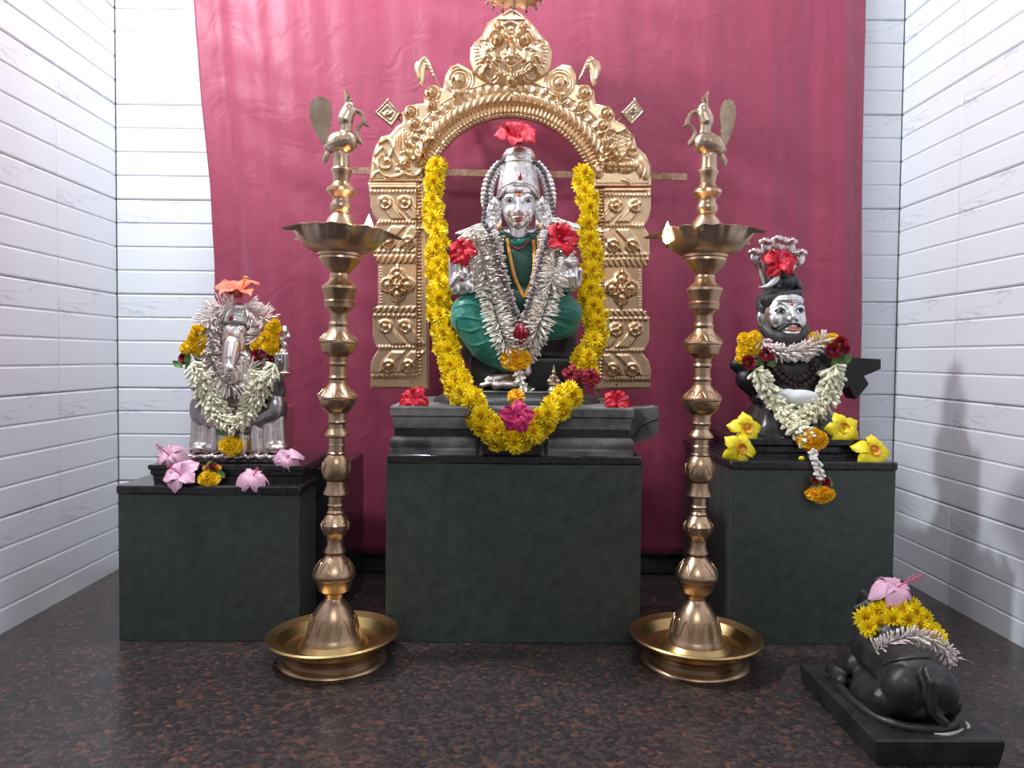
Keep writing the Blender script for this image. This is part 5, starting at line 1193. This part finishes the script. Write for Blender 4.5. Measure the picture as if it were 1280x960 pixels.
# head turned slightly to the right of the picture
b = MB()
Es(b, 978, 392, 2, 27, 27, 30); Es(b, 983, 398, -6, 23, 20, 28); Es(b, 984, 418, -8, 19, 17, 11); Es(b, 970, 400, -15, 10, 9, 11); Es(b, 1000, 401, -12, 7, 9, 10); Es(b, 984, 376, -8, 20, 16, 10)
Ks(b, (990, 385, -24), (992.5, 396, -30), 2.4, 4.0); Es(b, 988, 399, -26, 3.2, 3.4, 2.6); Es(b, 996.5, 399, -25, 2.8, 3.2, 2.6); Es(b, 975.5, 388.5, -19, 7, 5, 4.2); Es(b, 999.5, 388.5, -18, 5.6, 5, 4.2)
Ks(b, (984, 411, -24), (1000, 411, -22), 2.4, 2.2)
hd = blob('head', b, M['silver'], bust, .0013, 2); SB = Surf(hd)
for pts, r_, n_ in (([(967, 383.5), (975, 379.5), (984, 384)], .0016, 'eyebrow'), ([(994, 384), (1000, 380), (1005, 382)], .0015, 'eyebrow')):
    e = MB(); SB.line(e, pts, r_, .0003, 14); obj(n_, e, M['black'], hd)
for ex, w_ in ((975.5, 7), (999.5, 5.5)):
    e = MB(); SB.line(e, [(ex-w_, 389.5), (ex-2, 385.6), (ex+3, 386), (ex+w_, 390)], .0024, .0004, 14); SB.line(e, [(ex-w_*.9, 390), (ex, 391.6), (ex+w_*.9, 390)], .0010, .0004, 12)
    p = SB.hit(ex+1, 388.4, -.0004)
    if p: e.ell(p, (.0058, .0025, .0044), nu=12, nv=8)
    obj('painted_eye', e, M['black'], hd)
e = MB()
for y in (371.5, 374.5, 377.5): SB.line(e, [(972, y+.6), (985, y), (998, y+.4)], .0007, .0003, 14, taper=False)
SB.line(e, [(985.5, 370), (985.5, 379)], .0010, .0004, 8); SB.line(e, [(989.5, 370), (989.5, 379)], .0010, .0004, 8); obj('forehead_lines', e, M['silver_dark'], hd)
obj('forehead_mark', MB().ell(SB.hit(989.8, 380.5, .0006), (.0045, .0025, .0045), nu=10, nv=7), M['tilak'], hd)
e = MB(); SB.line(e, [(985, 411), (992, 409.8), (1001, 411)], .0028, .0008, 12); SB.line(e, [(987, 412.8), (993, 413.4), (999, 412.6)], .0026, .0008, 12); obj('lips', e, M['tilak'], hd)
e = MB(); SB.line(e, [(991.5, 404.5), (984, 406), (976, 411), (968, 411.5), (965, 407)], .0042, .0020, 20); SB.line(e, [(991.5, 404.5), (998, 406), (1003, 411), (1006, 412)], .0042, .0020, 14); obj('moustache', e, M['black'], hd)
b = MB(); P = [(957, 402, 2, 6), (959, 412, -3, 9), (967, 419, -10, 9.5), (977, 422, -17, 8.5), (988, 422.5, -19, 8.3), (998, 421, -16, 8), (1004, 415, -9, 7), (1007, 408, -3, 4)]
for (a, c_) in zip(P[:-1], P[1:]): Ks(b, a[:3], c_[:3], a[3], c_[3])
Ks(b, (976, 420, -17), (1000, 419, -15), 4, 4)
bd = blob('beard', b, mat('charcoal_beard', (.035, .032, .032), .5, col2=(.08, .075, .072), vs=60, bump=.5, bs=120), bust, .002, 2)
# hair
hm = mat('grey_black_hair', (.035, .036, .042), .42, col2=(.09, .09, .10), vs=50, bump=.3, bs=120)
b = MB(); Es(b, 972, 380, 10, 27, 26, 24); Es(b, 968, 396, 14, 22, 20, 26); Ks(b, (957, 375, -8), (997, 367, -8), 7, 6); Ks(b, (953, 384, -2), (952, 402, 4), 5, 5)
hr = blob('hair', b, hm, bust, .0022, 2); SHR = Surf(hr); e = MB()
for k in range(16):
    t_ = k/15; x = 953+46*t_; SHR.line(e, [(x, 379-9*math.sin(PI*t_*.9)-2*t_), (x+2-3*t_, 370-6*math.sin(PI*t_)), (x+7-12*t_, 362-3*math.sin(PI*t_))], .0020, .0003, 10)
for k in range(6): SHR.line(e, [(948+k*2, 402-k*5), (951+k*1.5, 392-k*4), (957+k*1.5, 384-k*4)], .0018, .0003, 10)
obj('hair_locks', e, hm, hr)
b = MB()
for (x, y, w_, d) in ((984, 358, 16, 2), (983, 352, 14, 2), (981, 346, 12, 3)):
    for k in range(9): a = -.5+k*.5; Ks(b, (x+math.cos(a)*w_, y+math.sin(a)*1.5-1, d-math.sin(a)*-9), (x+math.cos(a+.5)*w_, y+math.sin(a+.5)*1.5+1.2, d-math.sin(a+.5)*-9), 3.4, 3.4, 8)
Es(b, 982, 352, 4, 14, 12, 9); Es(b, 967, 349, -4, 9, 8, 9); Es(b, 978, 342, 2, 10, 9, 6)
blob('hair_knot', b, hm, bust, .002, 1)
b = MB(); Es(b, 951, 399, 0, 5.5, 5, 12); Es(b, 954, 409, -1, 4, 4, 6); ear = blob('ear', b, M['silver'], bust, .0016, 1)
obj('ear_hollow', MB().ell(sp_(950.3, 398, -4.6), (2.4*ss, 1.6*ss, 6*ss), nu=10, nv=8), M['silver_dark'], ear)
# crescent
cm = MB(); out = spline([(946, 359), (956, 360), (966, 356), (972, 349), (971, 340)], 16); inn = spline([(946, 359), (955, 357), (962, 352), (967, 346), (971, 340)], 16)
ptsC = [tuple(p) for p in out]+[tuple(p) for p in inn[::-1][1:-1]]
Rm = Relief([(x+(1.5 if i < 16 else 0), y) for i, (x, y) in enumerate(ptsC)], .7); Rm.rim(2.2, 2.5); F2 = Frame(2.02); obj('crescent', Rm.mesh('crescent', F2, M['white'], ORG[bust.name], 2.0), None, bust)['label'] = 'white metal crescent in the hair'
# cobra hood
b = MB(); ce = (974, 346)
for (x, y, bx) in ((945, 313, -1), (958, 300, -.6), (974, 297, 0), (987, 300, .5), (999, 314, 1)):
    P = spline([(974+bx*5, 346, 12), (974+bx*17, 330, 14), (x+ (974-x)*.12, y+10, 10), (x, y+2, 4)], 7)
    for a, c_ in zip(P[:-1], P[1:]): Ks(b, tuple(a), tuple(c_), 6.4, 5.8, 8)
    Ks(b, (x+(2 if bx > 0 else 0), y+1, 4), (x-(3 if bx <= 0 else -4), y, -6), 5, 3.2, 10); Ks(b, (x-7, y+2, -1), (x+7, y+2, -1), 3.4, 3.4, 8); Es(b, x, y+9, 5, 7.5, 4, 9)
Ks(b, (950, 335, 10), (957, 358, 8), 5, 4.5); Ks(b, (946, 322, 8), (950, 336, 10), 5.5, 5); Es(b, 973, 330, 16, 20, 4, 20)
blob('cobra_hood', b, M['silver_worn'], bust, .0018, 1)['label'] = 'silver hood of five cobra heads behind the hair knot'
beads_p = []
g = thing('bead_necklace', 'double string of brown rudraksha beads on the black chest of the moustached bust', 'necklace', sp_(995, 478, -26))
SBU = Surf(sh, nk)
for pts in ([(968, 440), (973, 457), (986, 470), (1000, 473), (1013, 464), (1021, 448)], [(966, 450), (972, 466), (986, 478), (1001, 482), (1017, 472), (1026, 452)]):
    for p in even(drape(pts, .006, 60, -22, FS, SBU), 6.2*ss): beads_p.append(p)
beads(g, 'bead', beads_p, 3.3*ss, M['bead_brown'], 5)
b = MB(); Es(b, 1000, 497, -30, 24, 12, 10); Es(b, 984, 494, -30, 15, 9, 8); Es(b, 1022, 500, -18, 12, 9, 8); Es(b, 1004, 504, -26, 20, 10, 8); [Ks(b, (980+k*4, 492+(k*7) % 9, -37+(k*5) % 6), (990+k*3.4, 499+(k*5) % 10, -38+(k*3) % 5), 2.4, 1.6, 8) for k in range(11)]; Ks(b, (982, 494, -22), (1000, 500, -30), 6, 5)
t = thing('cloth', 'crumpled white cotton cloth tied at the waist of the black bust', 'cloth', sp_(1000, 500, -20)); blob('fold', b, M['clothw'], t, .0028, 1)
g = thing('bud_garland', 'short pinkish bud garland round the neck of the moustached bust', 'garland', sp_(995, 440, -24), 'garlands of white buds')
for k, pts in enumerate(([(952, 424), (958, 434), (972, 440), (990, 440), (1004, 438), (1018, 432), (1030, 424)], [(990, 438), (1000, 441), (1010, 437)])):
    P = drape(pts, .008, 30 if k == 0 else 12, -24, FS, SBU); o = obj('bud_strand', strand_of_buds(MB(), P, 7, 13*ss, 1.3*ss, 60+k, lean=.8), M['bud_p'], g); o['kind'] = 'stuff'
g = thing('jasmine_garland', 'thick cream jasmine garland with marigold and rose shoulders on the moustached bust', 'garland', sp_(1010, 530, -34), 'cream jasmine garlands')
for k, pts in enumerate(([(944, 462), (954, 478), (964, 495), (975, 510), (988, 522), (998, 530)], [(950, 472), (962, 490), (980, 514), (990, 540)], [(1044, 456), (1044, 474), (1038, 492), (1030, 508), (1014, 524)], [(1036, 462), (1034, 482), (1026, 500), (1010, 520)], [(978, 508), (986, 522), (994, 534), (1006, 545)], [(1026, 504), (1010, 518), (998, 528), (996, 538)])):
    P = drape(pts, .012, 22, -30, FS, SBU) if k < 4 else [FS.p(x, y, -34-34*(y-504)/36) for x, y in spline(pts, 20)]; o = obj('jasmine_strand', strand_of_buds(MB(), P, 6, 14*ss, 2.6*ss, 70+k, lean=1.0), M['bud_c'], g); o['kind'] = 'stuff'
R_ = random.Random(16)
for x, y, r_ in ((930, 424, 9), (943, 422, 9), (937, 430, 10), (929, 438, 9), (943, 436, 9), (950, 430, 7), (926, 448, 7), (934, 446, 8), (1040, 426, 10), (1034, 430, 7), (1018, 422, 8), (1046, 430, 7)):
    inst('marigold', MARY[x % 2], g, sp_(x, y, -20), facing((R_.uniform(-.4, .4), -1, R_.uniform(0, .5)), R_.random()*6), r_*ss)
for x, y, r_ in ((936, 453, 9), (958, 443, 8.5), (1041, 439, 9), (1051, 430, 9), (1056, 436, 7)): inst('rose', ROSE, g, sp_(x, y, -30), facing((R_.uniform(-.3, .3), -1, .2), R_.random()*6), r_*ss)
for x, y in ((946, 448), (950, 456), (958, 456), (944, 462), (1050, 446), (1056, 448), (1062, 444), (1048, 454), (1014, 532), (1022, 536), (1030, 540)): inst('leaf', LEAFM, g, sp_(x, y, -28 if y < 500 else -34), facing((R_.uniform(-.6, .6), -1, R_.uniform(-.2, .6)), R_.random()*6), 15*ss)
Yp = 1.865
def bigm(x, y, rx, rz, Y, g): 
    for dx, dz in ((-.35, 0), (.35, 0), (0, .25), (0, -.25)): inst('marigold', MARI[0], g, at(x+dx*rx, y+dz*rz, Y), facing((dx, -1, -dz), dx*9), (rx*.68*Y/FPX, rz*.76*Y/FPX, rx*.6*Y/FPX))
bigm(1016, 550, 20, 16, 1.88, g)
P = [at(x, y, Y) for x, y, Y in spline([(1015, 562, 1.86), (1018, 574, 1.838), (1022, 585, 1.834), (1025, 596, 1.834)], 10)]
o = obj('bud_tassel', strand_of_buds(MB(), P, 5, 8*ss, 2.4*ss, 90, lean=2.0), M['bud_w'], g); o['kind'] = 'stuff'
for x in (1019, 1026, 1033): inst('rose', ROSE, g, at(x, 602, 1.832), facing((0, -1, .5)), 5*ss)
for k in range(8): inst('leaf', LEAFM, g, at(1015+k*3.2, 607, 1.832), facing((-.6+.17*k, -1, .2), k*1.1), 11*ss)
bigm(1026, 618, 19, 12, 1.830, g)
allamanda('yellow trumpet flower in front of the flared black base, left and upper one', Vector((at(933, 538, 1.925).x, 1.925, sz+.022)), (.05, -.9, .35), .045, .35)
allamanda('yellow trumpet flower on the left front corner of the right pedestal', Vector((at(925, 564, 1.875).x, 1.875, zr2+.026)), (.2, -.9, .2), .044, 1.1)
allamanda('yellow trumpet flower on the stepped slab just right of the marigold pendant', Vector((at(1053, 538, 1.925).x, 1.925, sz+.026)), (0, -.95, .25), .046, .6)
allamanda('yellow trumpet flower at the right front corner of the right pedestal', Vector((at(1091, 566, 1.87).x, 1.87, zr2+.022)), (.1, -.85, .5), .048, .1)
p = at(1002, 572, 1.862); o = obj('petal', MB().ell((0, 0, 0), (.008, .006, .006), nu=8, nv=6), M['yellow']); o.location = (p.x, 1.862, zr2+.006); tag(o, 'small loose yellow petal on the right pedestal under the marigold pendant', 'petal')
hibiscus('hibiscus', 'deep red hibiscus tucked into the silver cobra hood', sp_(973, 331, -4), (.0, -1, .5), 23*ss, 'red', .2, 'crumple', npet=5)

# ------------------------------------------------------------------ bull on the floor at the right
nz_ = .048; _a, _b, _c = floor_at(1094.5, 926, nz_), floor_at(1255, 925, nz_), floor_at(1001, 828, nz_)
nb0, nb1, ny0, ny1 = (_a.x+_c.x)/2, _b.x, (_a.y+_b.y)/2, _c.y; 
bull = thing('bull_statue', 'small black stone bull resting on a slab, seen from behind on the floor at right', 'statue', ((nb0+nb1)/2, 1.47, 0))
obj('slab', moulded(MB(), nb0, nb1, ny0, ny1, [(.006, 0), (.004, .008), (.0, nz_-.012), (0, nz_-.003), (.003, nz_)]), M['stone'], bull, smooth=False)
cx_, cy_ = (nb0+nb1)/2-.002, (ny0+ny1)/2-.004
rm = MB().tube([(cx_+math.copysign(abs(math.cos(a))**.75, math.cos(a))*.082, cy_+.006+math.copysign(abs(math.sin(a))**.75, math.sin(a))*.136, nz_+.003) for a in np.linspace(0, 2*PI, 64)[:-1]], .0095, 10, closed=True, ref=(0, 0, 1))
obj('raised_rim', rm, M['stone'], bull)
b = MB(); dX = (nb0+nb1)/2-.745; dY = (ny0+ny1)/2-1.472
def bl_(c, r): b.ell((c[0]+dX, c[1]+dY, c[2]), r, nu=20, nv=12)
def bc_(p, q, r1, r2): b.cap((p[0]+dX, p[1]+dY, p[2]), (q[0]+dX, q[1]+dY, q[2]), r1, r2)
bl_((.745, 1.395, .100), (.064, .050, .062)); bl_((.716, 1.372, .106), (.037, .036, .044)); bl_((.775, 1.372, .106), (.037, .036, .044)); bc_((.745, 1.40, .110), (.746, 1.53, .118), .058, .052)
bl_((.748, 1.49, .165), (.034, .04, .030)); bc_((.75, 1.53, .15), (.760, 1.565, .185), .040, .034); bc_((.762, 1.565, .200), (.764, 1.62, .188), .032, .020); bl_((.745, 1.44, .075), (.080, .10, .034))
bc_((.69, 1.39, .078), (.678, 1.46, .066), .030, .018); bc_((.80, 1.39, .078), (.81, 1.46, .066), .030, .018); bc_((.70, 1.53, .085), (.672, 1.565, .066), .026, .017); bc_((.672, 1.565, .066), (.668, 1.515, .060), .016, .014)
bc_((.79, 1.53, .085), (.815, 1.565, .066), .026, .017); bc_((.742, 1.562, .212), (.732, 1.57, .224), .010, .005); bc_((.784, 1.562, .212), (.794, 1.57, .224), .010, .005); bc_((.732, 1.56, .198), (.715, 1.565, .190), .010, .006); bc_((.792, 1.56, .198), (.810, 1.565, .190), .010, .006)
bc_((.745, 1.352, .150), (.745, 1.336, .135), .008, .009); bc_((.745, 1.336, .135), (.745, 1.334, .085), .009, .008); bc_((.745, 1.336, .085), (.770, 1.340, .062), .008, .010)
bb = blob('bull', b, M['stone'], bull, .0032, 2); SBL = Surf(bb)
e = MB(); obj('harness_band', SBL.line(MB(), [(1104, 832), (1118, 826), (1150, 822), (1180, 824), (1196, 834)], .0035, .0, 24, taper=False), M['stone'], bb); SBL.line(e, [(1122, 835), (1112, 855), (1114, 880), (1124, 898)], .0025, 0, 20); SBL.line(e, [(1188, 835), (1199, 855), (1198, 880), (1190, 896)], .0025, 0, 20)
pass
for k, pts in enumerate(([(1031, 832), (1036, 842), (1044, 852), (1053, 862)], [(1059, 868), (1066, 878), (1072, 885)], [(1168, 917), (1182, 918), (1196, 915), (1204, 911)], [(1207, 902), (1211, 908), (1209, 911)])):
    P = [floor_at(x, y, nz_+.0012) for x, y in spline(pts, 10)]
    obj('milk_drip', MB().tube(P, [.0016+.0022*math.sin(PI*i/9)*(1.2 if k in (0, 2) else .7) for i in range(10)], 6, flat=.5, ref=(0, 0, 1)), M['milk'], bull)
g = thing('chrysanthemum_garland', 'short yellow chrysanthemum garland round the neck of the black bull', 'garland', at(1120, 780, 1.52), 'garlands of yellow chrysanthemums')
R_ = random.Random(5)
for x, y, Y, r_ in ((1082, 773, 1.50, 16), (1097, 766, 1.50, 15), (1098, 780, 1.48, 15), (1110, 762, 1.49, 14), (1116, 774, 1.47, 15), (1128, 762, 1.48, 14), (1134, 774, 1.47, 15), (1144, 766, 1.48, 14), (1150, 780, 1.47, 14), (1155, 772, 1.48, 12), (1160, 790, 1.46, 14), (1172, 795, 1.46, 13), (1086, 785, 1.48, 13), (1104, 755, 1.51, 11), (1124, 752, 1.51, 12), (1140, 756, 1.50, 11), (1166, 786, 1.47, 11), (1105, 788, 1.47, 11)):
    inst('flower', MUM[R_.randrange(3)], g, at(x, y, Y-.012), facing((R_.uniform(-.5, .3), -1, R_.uniform(0, .7)), R_.random()*6), r_*Y/FPX)
g = thing('bud_garland', 'thin strand of pinkish white buds over the back of the black bull', 'garland', at(1140, 800, 1.44), 'garlands of white buds')
P = drape([(1094, 812), (1106, 806), (1122, 800), (1142, 795), (1160, 798), (1174, 806), (1186, 818), (1190, 824)], .004, 44, -6, Frame(1.44), SBL)
o = obj('bud_strand', strand_of_buds(MB(), P, 5, .020, .0019, 99, lean=.5, face=(0, -1, .3)), M['bud_p'], g); o['kind'] = 'stuff'
obj('thread_end', MB().tube([P[-1]]+[at(x, y, 1.43) for x, y in ((1198, 824), (1208, 825), (1216, 830))], .0011, 5), M['thread'], g)
hibiscus('hibiscus', 'drooping pale pink hibiscus on the head of the black bull', at(1119, 735, 1.50), (.1, -.5, .85), .050, 'pink', .4, 'droop', npet=5, scl=1.1)
